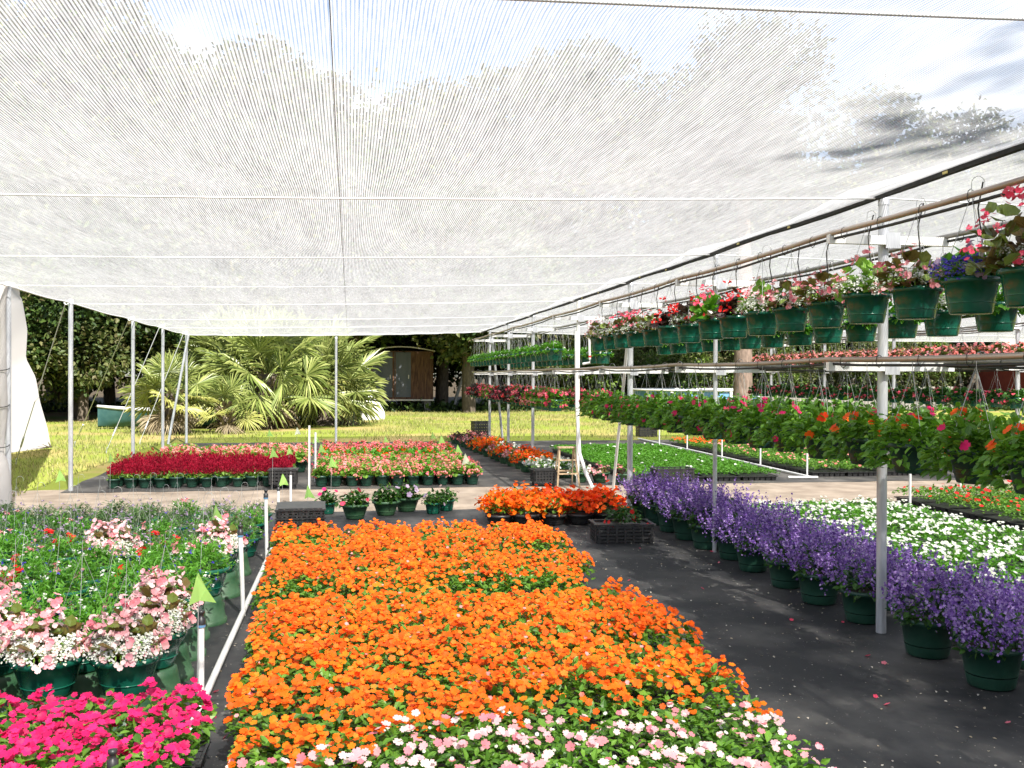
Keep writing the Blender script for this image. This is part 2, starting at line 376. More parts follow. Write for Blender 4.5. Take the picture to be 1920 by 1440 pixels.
# litter on the cloth
mb = MB(); n = 2600
P = np.stack([rng.uniform(-1.2, 3.9, n), rng.uniform(2.5, 12.5, n), np.full(n, .004)], 1)
P = P[(P[:, 0] > 1.9) | (P[:, 0] < -.45)]; n = len(P)
mb.scatter(LEAF, P, frames_n(nrm(np.stack([rng.normal(0, .25, n), rng.normal(0, .25, n), np.ones(n)], 1))), rng.uniform(.004, .022, n), 'straw')
stuff('litter', mb, 'dry bits of leaf and straw scattered over the black ground cloth', 'litter')
mb = MB(); n = 18
P = np.stack([rng.uniform(1.95, 3.6, n), rng.uniform(3.3, 10, n), np.full(n, .008)], 1)
P = np.concatenate([P, np.stack([rng.uniform(-.68, -.45, 9), rng.uniform(3.3, 9, 9), np.full(9, .008)], 1)])
mb.scatter(F5, P, frames_n(nrm(np.stack([rng.normal(0, .4, len(P)), rng.normal(0, .4, len(P)), np.ones(len(P))], 1))), rng.uniform(.01, .02, len(P)), 'hot_pink_petal')
stuff('fallen_petals', mb, 'fallen pink and red petals lying on the black ground cloth', 'petals')

# ------------------------------------------------------------------ posts, arms, pipes
RX = 3.36; PY = [2.95, 5.9, 8.85, 11.7, 14.5, 18.2, 21.1, 24.0]; X2 = 10.6
near_words = {2.95: 'nearest', 5.9: 'thick near', 8.85: 'second', 11.7: 'third', 14.5: 'fourth', 18.2: 'fifth', 21.1: 'sixth', 24.0: 'last'}
def post(x, y, h, rad, mat, label, group, arms):
    mb = MB(); mb.tube([(0, 0, 0), (0, 0, h)], rad, mat, 14)
    cap = MB(); cap.lathe([(rad+.003, h-.05), (rad+.003, h+.004), (0, h+.006)], mat, 14)
    parts = [('shaft', mb.mesh('post_shaft')), ('cap', cap.mesh('post_cap'))]
    o = thing('post', label, 'post', (x, y, 0), 0, group, parts)
    for z in arms:
        a = MB(); a.box((.03, -.045, z), (.86, .04, .055), 'white_paint'); a.box((.03, -.0655, z), (.1, .003, .1), 'galvanised')
        build_obj('cross_arm', a.mesh('cross_arm'), o)
    return o
for y in PY[1:]:
    w = {5.9: 'thick galvanised post standing among the purple flowers, nearest in its row', 8.85: 'post at the middle of the purple flower row, second from the near end',
         11.7: 'post at the far end of the purple flower row', 14.5: 'white post beside the wooden stepladder', 18.2: 'post above the pots of white and orange flowers by the far aisle',
         21.1: 'thin post among the orange flowers by the far aisle', 24.0: 'last post of the aisle row, beside the black crate on the grass'}[y]
    post(RX, y, 2.78, .032 if y < 6 else {8.85: .02, 11.7: .034, 14.5: .025}.get(y, .03), 'white_paint' if y == 14.5 else 'galvanised', w, 'posts along the aisle', (2.5, 1.7))
for y, w in ((14.5, 'at its near end'), (18.2, 'in front of the pale fence'), (21.1, 'in its middle'), (24.0, 'next to the thick pine trunk')):
    post(X2, y, 2.74, .034, 'galvanised', 'slim post of the farther basket row, '+w, 'posts of the farther row', (2.45, 1.78))
LY = [9.6, 12.24, 14.84, 18.92, 21.84, 24.9]
for i, y in enumerate(LY):
    if y < 12: continue
    mb = MB(); mb.tube([(0, 0, 0), (0, 0, 2.69)], .032, 'galvanised', 14)
    cap = MB(); cap.lathe([(.035, 2.62), (.035, 2.695), (0, 2.7)], 'galvanised', 14)
    o = thing('post', {1: 'post wrapped by the white curtain at the grass edge', 2: 'galvanised post beside the sandy path, between curtain and celosias', 3: 'galvanised post behind the left end of the crimson celosias', 4: 'galvanised post rising from the green and pink bed behind celosias', 5: 'corner post in front of the fan palms'}[i], 'post', (-3.88, y, 0), 0, 'posts along the grass', [('shaft', mb.mesh('post_shaft')), ('cap', cap.mesh('post_cap'))])
    rg = MB(); th = np.linspace(0, 2*PI, 13); rg.tube([(-.06+.03*math.cos(a), 0, 2.65+.03*math.sin(a)) for a in th], .007, 'galvanised', 6)
    build_obj('guy_ring', rg.mesh('guy_ring'), o)
mb = MB(); mb.tube([(0, 0, 0), (0, 0, 2.58)], .03, 'galvanised', 12); cap = MB(); cap.lathe([(.033, 2.52), (.033, 2.585), (0, 2.59)], 'galvanised', 12)
thing('post', 'lone galvanised end post behind the pink flower bed, before the palms', 'post', (-.33, 24.6, 0), 0, None, [('shaft', mb.mesh('s')), ('cap', cap.mesh('c'))])
# leaning braces
def pole(p0, p1, rad, mat, label, name='brace_pole', cat='pole', group='leaning braces'):
    mb = MB(); mb.tube([p0, p1], rad, mat, 10); return single(name, mb, label, cat, group=group)
pole((-3.82, 24.8, 2.6), (-4.25, 24.6, 0), .03, 'galvanised', 'leaning brace meeting the corner post in front of the palms')
pole((3.42, 24.05, 2.6), (3.78, 24.6, 0), .03, 'galvanised', 'leaning brace against the last post of the aisle row')
pole((3.42, 11.9, 2.45), (3.66, 13.6, .02), .02, 'pvc', 'white pole leaning behind the third post of the aisle row')
pole((X2+.06, 24.1, 2.6), (X2+.75, 24.4, 0), .03, 'galvanised', 'leaning brace beside the post next to the pine trunk')
# drip riser pipe beside the white post, and the white pipe bent out at the white post's foot
mb = MB(); mb.tube([(3.5, 14.42, 2.44), (3.52, 14.42, 1.9), (3.52, 14.42, 1.84), (3.41, 14.42, 1.82)], .018, 'pvc', 8)
rgm = MB(); rgm.tube([(3.52, 14.42, 1.92), (3.52, 14.42, 1.945)], .022, 'red_ring', 8)
thing('drop_pipe', 'short white drop pipe with red ring hanging beside the white post', 'pipe', (0, 0, 0), 0, None, [('pipe', mb.mesh('p')), ('red_ring', rgm.mesh('r'))])
mb = MB(); mb.tube([(3.30, 14.38, 2.3), (3.31, 14.36, 1.2), (3.34, 14.3, .5), (3.42, 14.2, .2), (3.5, 14.15, .02)], .026, 'pvc', 10)
single('water_pipe', mb, 'white water pipe running down the white post, kicked out at its foot', 'pipe')

def sag_line(x, y0, y1, z, supports, sag, n=6, wob=0.0):
    ys = [y0]+[s for s in supports if y0 < s < y1]+[y1]; pts = []
    for a, b in zip(ys[:-1], ys[1:]):
        for k in range(n):
            u = k/n; pts.append((x+random.uniform(-wob, wob), a+(b-a)*u, z-sag*4*u*(1-u)+random.uniform(-wob, wob)))
    pts.append((x, y1, z)); return pts
def pipe_run(x, y0, y1, z, mat, label, group, rad=.016, sag=.015):
    mb = MB(); mb.tube(sag_line(x, y0, y1, z, PY, sag, 4), rad, mat, 10)
    d = MB(); d.tube(sag_line(x+.012, y0, y1, z-rad-.012, PY, sag+.008, 8, .004), .009, 'drip_tube', 6)
    ties = MB()
    yy = y0+.2
    while yy < y1:
        ties.tube([(x, yy, z-rad-.024-sag*.6), (x, yy+.008, z-rad-.024-sag*.6)], .004, 'drip_tube', 6)
        u = (yy % 3)/3
        ties.lathe([(rad+.003, 0), (rad+.003, .01)], 'drip_tube', 8)
        yy += 50
    tm = MB(); ys = np.arange(y0+.15, min(y1, y0+10), .42)
    for q in ys:
        pp = [(x+(rad+.004)*math.cos(a), q, z-.008+(rad+.02)*math.sin(a)-.012) for a in np.linspace(0, 2*PI, 9)]
        tm.tube(pp, .0025, 'drip_tube', 4, False)
    return thing('overhead_pipe', label, 'pipe', (0, 0, 0), 0, group, [('rail', mb.mesh('rail')), ('drip_tube', d.mesh('drip_tube')), ('cable_tie', tm.mesh('cable_tie'))])
FX, BX = 2.98, 3.76
g = 'overhead pipes that carry the baskets'
pipe_run(FX, 0.5, 24.4, 2.535, 'tan_reflection_metal', 'long tan pipe under the canopy edge, upper and nearer the aisle', g)
pipe_run(BX, 0.5, 24.4, 2.535, 'grey_pipe_metal', 'grey upper pipe on the far side of the posts', g)
pipe_run(FX, 0.5, 24.4, 1.745, 'tan_reflection_metal', 'long brown pipe at eye height, nearer the aisle', g)
pipe_run(BX, 0.5, 24.4, 1.735, 'grey_pipe_metal', 'grey eye-height pipe behind the posts', g)
pipe_run(X2-.38, 13.6, 24.4, 2.49, 'grey_pipe_metal', 'upper pipe of the farther row holding pink begonias', g)
pipe_run(X2+.4, 13.6, 24.4, 2.49, 'grey_pipe_metal', 'upper pipe farthest away, behind the pink begonias', g)
pipe_run(X2-.38, 13.6, 24.4, 1.80, 'grey_pipe_metal', 'dark lower pipe of the farther row, over dim baskets', g)
pipe_run(X2+.4, 13.6, 24.4, 1.80, 'grey_pipe_metal', 'lower pipe farthest away, before the pale fence', g)

# ------------------------------------------------------------------ canopy
def net(name, x0, x1, y0, y1, zf, label, group, supY, nxs=24, sub=6, sagx=.03, bulge=.05):
    ys = [y0]+[s for s in supY if y0 < s < y1]+[y1]; rows = []
    for a, b in zip(ys[:-1], ys[1:]):
        for k in range(sub): rows.append((a+(b-a)*k/sub, k/sub))
    rows.append((y1, 0.)); V = []
    for y, u in rows:
        for i in range(nxs+1):
            v = i/nxs; x = x0+(x1-x0)*v
            s = 4*u*(1-u)
            z = zf(x, y) - bulge*s*(.55+.45*math.sin(PI*v)) - sagx*(1-(2*v-1)**2)
            xe = 0
            if i == 0: xe = .07*s
            if i == nxs: xe = -.09*s
            V.append((x+xe, y, z+.006*math.sin(x*9+y*2)))
    w = nxs+1
    mb = MB(); mb.add(V, [(j*w+i, j*w+i+1, (j+1)*w+i+1, (j+1)*w+i) for j in range(len(rows)-1) for i in range(nxs)], 'shade_cloth', True)
    root = thing(name, label, 'shade canopy', (0, 0, 0), 0, group, [('cloth', mb.mesh('cloth'))])
    return root, V, w, len(rows)
CY = [-3.0, 0., 2.95, 5.9, 8.85, 11.7, 14.5, 18.2, 21.1, 24.0]
zf1 = lambda x, y: 2.70+.1*(x+3.9)/7.26 - .0035*y*(1-.5*(x+3.9)/7.26)
n1, V, w, nr = net('shade_canopy', -3.9, 3.30, -4, 24.95, zf1, 'big pale knitted shade canopy over the orange flower bed', 'shade canopies', CY, 30)
# black webbing along the right hem, with yellow clips; pale rope on the other hems; a stitched seam
hem = [np.array(V[j*w+w-1])+np.array((.012, 0, -.006+random.uniform(-.006, .006))) for j in range(nr)]
mb = MB()
Vv = []
for p_ in hem:
    Vv += [p_+np.array((-.012, 0, .016)), p_+np.array((.01, 0, .014)), p_+np.array((.014, 0, -.018)), p_+np.array((-.01, 0, -.015))]
mb.add(Vv, [(j*4+k, j*4+(k+1) % 4, (j+1)*4+(k+1) % 4, (j+1)*4+k) for j in range(nr-1) for k in range(4)], 'webbing')
wb = build_obj('webbing', mb.mesh('webbing'), n1); wb['label'] = 'black webbing hem along the aisle side'
mb = MB()
for j in range(2, nr, 2):
    p_ = hem[j]; mb.box(p_+np.array((-.013, .1, -.004)), (.008, .04, .014), 'yellow_clip')
build_obj('hem_clip', mb.mesh('hem_clip'), n1)
mb = MB(); mb.tube([V[j*w] for j in range(nr)], .009, 'cable', 6); mb.tube([V[(nr-1)*w+i] for i in range(w)], .01, 'cable', 6)
build_obj('hem_rope', mb.mesh('hem_rope'), n1)
k = round((-.12+3.9)/7.2*30); mb = MB(); mb.tube([np.array(V[j*w+k])+np.array((.0, 0, -.004)) for j in range(nr)], .0018, 'grey_wood', 5)
build_obj('seam', mb.mesh('seam'), n1)
zf2 = lambda x, y: 2.825-.06*(x-3.4)/7.1 - .002*y
n2, V2, w2, nr2 = net('shade_canopy', 3.12, X2-.05, -4, 24.7, zf2, 'next shade canopy, beyond the hanging begonia baskets', 'shade canopies', CY, 24)
zf3 = lambda x, y: 2.74-.03*(x-10.6)/7 - .002*y
n3, V3, w3, nr3 = net('shade_canopy', X2+.05, 18.5, -2, 24.7, zf3, 'farthest shade canopy, past the row of slim posts', 'shade canopies', CY, 16)
cw = {2.95: 'crossing nearest overhead', 5.9: 'meeting the thick near post', 8.85: 'meeting the second aisle post', 11.7: 'meeting the third aisle post', 14.5: 'meeting the white post', 18.2: 'crossing above the pink bed', 21.1: 'crossing just short of the far hem'}
for y in PY[:-1]:
    mb = MB(); pts = []
    yl = y+(.35 if y < 8 else .4)
    if y < 3: y, yl = 2.79, 2.86
    for i in range(13):
        u = i/12; x = -3.88+(RX+3.88)*u; pts.append((x, yl+(y-yl)*u, zf1(x, y)-.014-.03*(1-(2*u-1)**2)))
    for i in range(1, 9):
        u = i/8; x = RX+(X2-RX)*u; pts.append((x, y, zf2(x, y)-.03-.035*(1-(2*u-1)**2)))
    for x in (13, 16, 18.5): pts.append((x, y, zf3(x, y)-.06))
    mb.tube(pts, .006, 'cable', 6); single('canopy_cable', mb, 'white support cable under the shade canopy, '+cw[2.95 if y < 3 else y], 'cable', group='canopy cables')

# white shade curtain bunched at the post, its skirt pegged out on the grass
A = [(-3.90, 12.32, 2.69), (-3.93, 12.9, 2.55), (-4.05, 13.5, 2.2), (-4.25, 14.1, 1.85), (-4.45, 15.2, 1.60), (-5.0, 17.3, 1.2), (-5.7, 20.2, .62), (-6.5, 23.3, .03)]
B = [(-4.5, 12.4, 2.35), (-5.2, 13.0, 1.6), (-6.0, 13.8, .8), (-6.8, 15.0, .2), (-7.3, 16.5, .02), (-7.35, 18.5, .02), (-7.1, 20.8, .02), (-6.62, 23.28, .02)]
mb = MB(); V = []; nu, nv = 36, 18
for i in range(nu+1):
    s = i/nu*(len(A)-1); k = min(int(s), len(A)-2); f_ = s-k
    a = np.array(A[k])*(1-f_)+np.array(A[k+1])*f_; b = np.array(B[k])*(1-f_)+np.array(B[k+1])*f_
    amp = .07*max(0, 1-i/nu*1.5)+.035+.02*math.sin(i*.9)
    for j in range(nv+1):
        v = j/nv; p_ = a*(1-v)+b*v; p_ = p_+np.array((1, -.3, .3))*amp*math.sin(v*9*PI+i*.12)*(v > .02)
        V.append(p_)
mb.add(V, [(i*(nv+1)+j, i*(nv+1)+j+1, (i+1)*(nv+1)+j+1, (i+1)*(nv+1)+j) for i in range(nu) for j in range(nv)], 'curtain_cloth', True)
cu = thing('shade_curtain', 'white cloth side curtain tied to the first post and pegged out on the grass', 'curtain', (0, 0, 0), 0, None, [('skirt', mb.mesh('skirt'))])
mb = MB(); pts = [(-3.93+.012*math.sin(z*7), 12.18, z) for z in np.linspace(2.68, .12, 26)]
mb.tube(pts, [.05+.016*math.sin(z*5.3)+(.03 if z < .7 else 0) for z in np.linspace(2.68, .12, 26)], 'curtain_cloth', 12)
build_obj('bunched_hem', mb.mesh('bunched_hem'), cu)
for z in (1.7, 1.28, .82):
    mb = MB(); mb.tube([(-3.93+.078*math.cos(a), 12.18+.078*math.sin(a), z+.02*math.sin(a)) for a in np.linspace(0, 2*PI, 17)], .005, 'drip_tube', 5)
    build_obj('tie_string', mb.mesh('tie_string'), cu)

for (y, gx, gy, gz, lab) in ((14.84, -5.9, 19.0, .02, 'behind the white curtain'), (18.92, -6.2, 24.0, 0, 'just right of the curtain skirt'), (21.84, -5.03, 21.9, 0, 'ending at the edge of the net shadow'), (24.9, -4.9, 24.6, 0, 'nearest the fan palms')):
    mb = MB(); mb.tube([(-3.95, y, 2.64), (gx, gy, gz+.02)], .008, 'wire', 6)
    tb = MB(); q0 = np.array((-3.95, y, 2.64)); q1 = np.array((gx, gy, gz+.02)); tb.tube([q0*.2+q1*.8, q0*.13+q1*.87], .018, 'galvanised', 8)
    st = MB(); st.tube([(gx, gy, gz-.05), (gx+.03, gy-.03, gz+.12)], .012, 'galvanised', 6)
    thing('guy_wire', 'steel guy wire from post top to grass, '+lab, 'guy wire', (0, 0, 0), 0, 'guy wires', [('strand', mb.mesh('strand')), ('turnbuckle', tb.mesh('turnbuckle')), ('stake', st.mesh('stake'))])

# ------------------------------------------------------------------ plant pieces
def dome_pts(n, r_, h, z0, inner=.55, flat=1.0, cx=0, cy=0, bottom=0.0):
    """points through a mound; returns positions and outward directions"""
    th = rng.uniform(0, 2*PI, n); ph = np.arccos(1-rng.uniform(0, 1, n)*(1-bottom))
    d = np.stack([np.cos(th)*np.sin(ph), np.sin(th)*np.sin(ph), np.cos(ph)], 1)
    rr = rng.uniform(inner, 1, n)[:, None]
    lump = 1+.14*np.sin(th*3+ph*2+rng.uniform(0, 6))[:, None]
    P = d*rr*lump*np.array([[r_, r_*flat, h]]) + np.array([[cx, cy, z0]])
    return P, d
def put_leaves(mb, P, D, size, mat, tmpl=LEAF, droop=.1, jit=.45, upw=.6):
    n = len(P); Y = D*np.array([[1, 1, .5]])+rng.normal(0, jit, (n, 3)); Y[:, 2] -= droop
    s = rng.uniform(.7, 1.2, n)*size
    mb.scatter(tmpl, P-nrm(Y)*s[:, None]*.4, frames_y(Y, (0, 0, 1), .35), s, mat)
def put_blooms(mb, P, D, size, mat, tmpl=F5, upw=.6, jit=.35, toward=(0, -.25, 0)):
    n = len(P); N = D*(1-upw)+np.array([[0, 0, upw]])+np.array([toward])+rng.normal(0, jit, (n, 3))
    mb.scatter(tmpl, P, frames_n(N), rng.uniform(.75, 1.15, n)*size, mat)
def clusters(P, D, per, spread):
    n = len(P); Q = np.repeat(P, per, 0)+rng.normal(0, spread, (n*per, 3)); return Q, np.repeat(D, per, 0)

def tray_mesh(w, l, h, name, nx=6, ny=3):
    mb = MB(); t_ = .012
    mb.box((0, -l/2+t_/2, h-.006), (w, t_, .012), 'black_plastic'); mb.box((0, l/2-t_/2, h-.006), (w, t_, .012), 'black_plastic')
    mb.box((-w/2+t_/2, 0, h-.006), (t_, l-2*t_, .012), 'black_plastic'); mb.box((w/2-t_/2, 0, h-.006), (t_, l-2*t_, .012), 'black_plastic')
    cw_, cl = (w-.03)/nx, (l-.03)/ny
    for i in range(nx):
        for j in range(ny):
            mb.box((-w/2+.015+cw_*(i+.5), -l/2+.015+cl*(j+.5), (h-.014)/2), (cw_*.9, cl*.9, h-.014), 'black_plastic', taper=.78)
    return mb.mesh(name)
def flat_variant(w, l, h, hp, nleaf, lsize, leafmat, blooms, ltmpl=LEAF, over=.025, jit=.4):
    """plants grown in one flat: a lumpy carpet of leaves with blooms on top"""
    k = rng.uniform(0, 6, 4)
    def top(x, y): return hp*(.8+.12*np.sin(x*17+k[0])*np.sin(y*19+k[1])+.1*np.sin(x*37+k[2]+y*23)+.05*np.sin(y*51+k[3]))
    fo = MB(); x = rng.uniform(-w/2-over, w/2+over, nleaf); y = rng.uniform(-l/2-over, l/2+over, nleaf)
    e = np.minimum(np.minimum(w/2+over-np.abs(x), l/2+over-np.abs(y))/.07, 1)
    z = h+top(x, y)*(.55+.45*np.sqrt(np.clip(e, 0, 1)))*rng.uniform(.25, 1, nleaf)**.5
    D = np.stack([x/w*1.2*(1-e)*2+rng.normal(0, .5, nleaf), y/l*1.2*(1-e)*2+rng.normal(0, .5, nleaf), rng.uniform(.0, .6, nleaf)], 1)
    put_leaves(fo, np.stack([x, y, z], 1), nrm(D), lsize, leafmat, ltmpl, .05, jit)
    bl = MB()
    for n, size, mat, tmpl, gap in blooms:
        x = rng.uniform(-w/2-over, w/2+over, n*2); y = rng.uniform(-l/2-over, l/2+over, n*2)
        keep_ = (np.sin(x*13+k[1]*3)*np.sin(y*15+k[2]*2) > gap); x, y = x[keep_][:n], y[keep_][:n]
        e = np.clip(np.minimum(w/2+over-np.abs(x), l/2+over-np.abs(y))/.06, 0, 1)
        z = h+top(x, y)*(.62+.38*np.sqrt(e))+rng.uniform(.0, .03, len(x))
        D = nrm(np.stack([np.sign(x)*(1-e)*.8*(np.abs(x) > w/2-.06), np.sign(y)*(1-e)*.8*(np.abs(y) > l/2-.06), np.ones(len(x))], 1))
        put_blooms(bl, np.stack([x, y, z], 1), D, size, mat, tmpl, .5, .26, (0, -.45, 0))
    return fo.mesh('flat_foliage'), bl.mesh('flat_blooms')

FW, FL = .555, .285
tray = tray_mesh(.54, .275, .06, 'nursery_tray')
def flat_set(n, *a, **k): return [flat_variant(*a, **k) for _ in range(n)]
orange_full = flat_set(6, .54, .275, .06, .25, 480, .042, 'impatiens_leaf', [(225, .0165, 'orange_petal', F5, -.42), (5, .012, 'salmon_petal', F3, -1)])
orange_thin = flat_set(3, .54, .275, .06, .22, 480, .042, 'impatiens_leaf', [(34, .018, 'orange_petal', F5, -.1)])
blush_flats = flat_set(4, .54, .275, .06, .25, 520, .044, 'impatiens_leaf', [(34, .0185, 'blush_petal', F5, .0), (12, .018, 'pink_petal', F5, -.1), (10, .009, 'white_petal', F3, -1)])
magenta_flats = flat_set(4, .54, .275, .06, .26, 420, .052, 'impatiens_leaf', [(190, .018, 'magenta_petal', F5, -.55)])
def lay_flat(x, y, kind, name, label, cat, group, rz=0.0, trayme=None, sc=1.0, z=0.0):
    fo, bl = kind
    return thing(name, label, cat, (x, y, z), random.gauss(0, .015), group, [('tray', trayme or tray), ('foliage', fo), ('blooms', bl)], (sc*random.choice((-1, 1)), sc, sc*random.uniform(.92, 1.08)))

# long orange bed: rows of four flats
ncol = ['beside the pipe-side aisle', 'second from the pipe-side aisle', 'third from the pipe-side aisle', 'beside the dark aisle']
yy = 4.06; row = 0
while yy < 9.2:
    row += 1
    off = -.45 - .012*row + (.03*math.sin(row*1.7))
    width = 2.2 + (.1 if row in (5, 6, 7) else 0) + (-.14 if row in (10, 11) else 0) + .012*row + (.08 if row > 12 else 0)
    for c in range(4):
        thin = (row == 1 and c in (2, 3)) or (row == 9 and c in (2, 3)) or (row == 10 and c in (0, 2, 3)) or (row == 9 and c == 0) or (row == 17 and c in (2,)) or (row in (4, 14) and c == 3) or random.random() < .06
        kind = random.choice(orange_thin if thin else orange_full)
        lay_flat(off+width/4*(c+.5), yy, kind, 'impatiens_flat', f'flat of orange impatiens, {nth(row)} row behind the pale pink flats, {ncol[c]}', 'flat of flowers', 'orange impatiens flats of the long bed', random.choice((0, PI)))
    yy += .283 if row != 9 else .4
ORANGE_ROWS = row
for i, y in enumerate((3.77, 3.48, 3.19)):
    for c in range(4):
        if i == 1 and c == 1: x = -.34+.52*(c+.5)-.06
        else: x = -.4+.52*(c+.5)
        if i and c < 2: y_ = y+.07
        else: y_ = y
        if i == 0 and c == 0:
            lay_flat(x, y+.07, orange_full[0], 'impatiens_flat', 'flat of orange impatiens jutting forward beside the pale pink flats, near the white pipe', 'flat of flowers', 'orange impatiens flats of the long bed'); continue
        lay_flat(x, y_, random.choice(blush_flats), 'impatiens_flat', f'flat of pale pink impatiens, {["against the orange bed", "second row from the orange bed", "third row from the orange bed"][i]}, {["beside the pipe-side aisle", "second across", "third across", "beside the dark aisle"][c]}', 'flat of flowers', 'pale pink impatiens flats', random.choice((0, PI)))
for i, y in enumerate((4.3, 4.01, 3.72, 3.43, 3.14)):
    for c in range(4):
        lay_flat(-.86-.555*c-.02*i, y, random.choice(magenta_flats), 'impatiens_flat', f'flat of magenta impatiens, {["row against the begonia pots", "second row from the begonia pots", "third row from the begonia pots", "fourth row from the begonia pots", "nearest row"][i]}, {["at the white pipe", "second from the white pipe", "third from the white pipe", "fourth from the white pipe"][c]}', 'flat of flowers', 'magenta impatiens flats', random.choice((0, PI)))

# double flats of the sunlit beds to the right
W2, L2 = .6, .57
tray_big = tray_mesh(.59, .56, .075, 'double_tray', 6, 5)
white_beds = flat_set(4, .59, .56, .075, .15, 520, .042, 'fresh_leaf', [(44, .02, 'white_petal', F5, -.1), (10, .016, 'white_petal', F5, -1)])
green_beds = flat_set(3, .59, .56, .075, .12, 560, .045, 'fresh_leaf', [(2, .024, 'white_petal', F5, -1)])
green2_beds = flat_set(3, .59, .56, .075, .14, 500, .045, 'impatiens_leaf', [(5, .026, 'salmon_petal', F5, -1)])
redg_beds = flat_set(3, .59, .56, .075, .16, 500, .042, 'impatiens_leaf', [(12, .024, 'red_petal', F5, -1)])
orangeg_beds = flat_set(2, .59, .56, .075, .14, 480, .045, 'impatiens_leaf', [(26, .025, 'red_orange_petal', F5, -1)])
def bed(x0, nx, y0, ny, kinds, name, label, group, edge):
    for j in range(ny):
        for i in range(nx):
            lay_flat(x0+W2*(i+.5), y0+L2*(j+.5), random.choice(kinds(i, j)), name, f'{label}, {nth(j+1)} row from the near end, {edge[i]}', 'flat of flowers', group, random.choice((0, PI)), tray_big)
ed = lambda a, n, b: [f'{nth(i+1)} from {a}' for i in range(n)]
bed(4.5, 3, 5.2, 10, lambda i, j: white_beds, 'impatiens_flat', 'green flat with white impatiens', 'white impatiens flats', ed('the purple row', 3, ''))
bed(7.05, 4, 8.1, 7, lambda i, j: redg_beds, 'impatiens_flat', 'red dotted green flat', 'red dotted flats', ed('the white bed', 4, ''))
bed(4.3, 4, 14.85, 11, lambda i, j: green_beds, 'impatiens_flat', 'mostly green flat', 'green and white flats past the path', ed('the purple row', 4, ''))
bed(7.5, 4, 15.3, 13, lambda i, j: orangeg_beds if j > 9 else green2_beds, 'impatiens_flat', 'green flat behind the white stakes', 'green flats behind the white stakes', ed('the stakes', 4, ''))

# ------------------------------------------------------------------ pots
def pot_mesh(name, r0, r1, h, mat, band=True, rim=.012):
    mb = MB()
    mb.lathe([(r0*.2, .004), (r0*.95, .004), (r0, .012), (r0+(r1-r0)*.3, h*.3)], mat, 22)
    if band: mb.lathe([(r0+(r1-r0)*.3, h*.3), (r0+(r1-r0)*.3+.004, h*.305), (r0+(r1-r0)*.3+.004, h*.32), (r0+(r1-r0)*.32, h*.325)], mat, 22)
    mb.lathe([(r0+(r1-r0)*.32, h*.325), (r1-.004, h-.028), (r1+rim, h-.026), (r1+rim, h), (r1-.004, h), (r1-.012, h-.02)], mat, 22)
    s = MB(); s.lathe([(r1-.01, h-.022), (.001, h-.015)], 'soil', 16)
    return mb.mesh(name), s.mesh('soil')
hb_pot, hb_soil = pot_mesh('basket_pot', .095, .122, .17, 'green_plastic')
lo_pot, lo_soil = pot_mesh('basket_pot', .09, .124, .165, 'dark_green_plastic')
lb_pot, lb_soil = pot_mesh('basket_pot_large', .1, .15, .18, 'green_plastic')
fb_pot, fb_soil = pot_mesh('bowl_pot', .1, .15, .17, 'old_green_plastic')
sp_pot, sp_soil = pot_mesh('small_pot', .065, .09, .15, 'dark_green_plastic', False, .006)
pp_pot, pp_soil = pot_mesh('patio_pot', .115, .15, .22, 'dark_green_plastic', False)
bk_pot, bk_soil = pot_mesh('black_bowl', .1, .14, .12, 'black_plastic', False)
mb = MB(); mb.lathe([(.15, 0), (.15, .028), (.142, .03), (.12, .14), (.113, .172), (.1, .178)], 'old_green_plastic', 24, close=True); up_pot = mb.mesh('upturned_pot')
def hanger_mesh(rim_z, top_z, rr, th=.0016, mat='wire'):
    mb = MB()
    for k in range(3):
        a = 2*PI*k/3+.5; mb.tube([(rr*math.cos(a), rr*math.sin(a), rim_z-.01), (.004*math.cos(a), .004*math.sin(a), top_z-.09)], th, mat, 4, False)
    hk = [(0, 0, top_z-.09), (0, 0, top_z-.03)]+[(.03-.03*math.cos(a), 0, top_z-.03+.032*math.sin(a)) for a in np.linspace(.3, PI*1.15, 7)]
    mb.tube(hk, th*1.3, mat, 5, False)
    return mb.mesh('hanger')
hang_up = hanger_mesh(.165, .165+.475, .128)
hang_low = hanger_mesh(.165, .165+.475, .128)
hang_stand = hanger_mesh(.18, .18+.46, .155, .001)
mb = MB(); mb.tube([(.06, .02, .62), (.05, .05, .5), (.075, .06, .35), (.05, .03, .2)], .004, 'drip_tube', 5); drip_me = mb.mesh('drip_tube')
tg = MB(); tg.box((.0, -.03, .24), (.018, .002, .1), 'white_tag'); tag_me = tg.mesh('plant_tag')

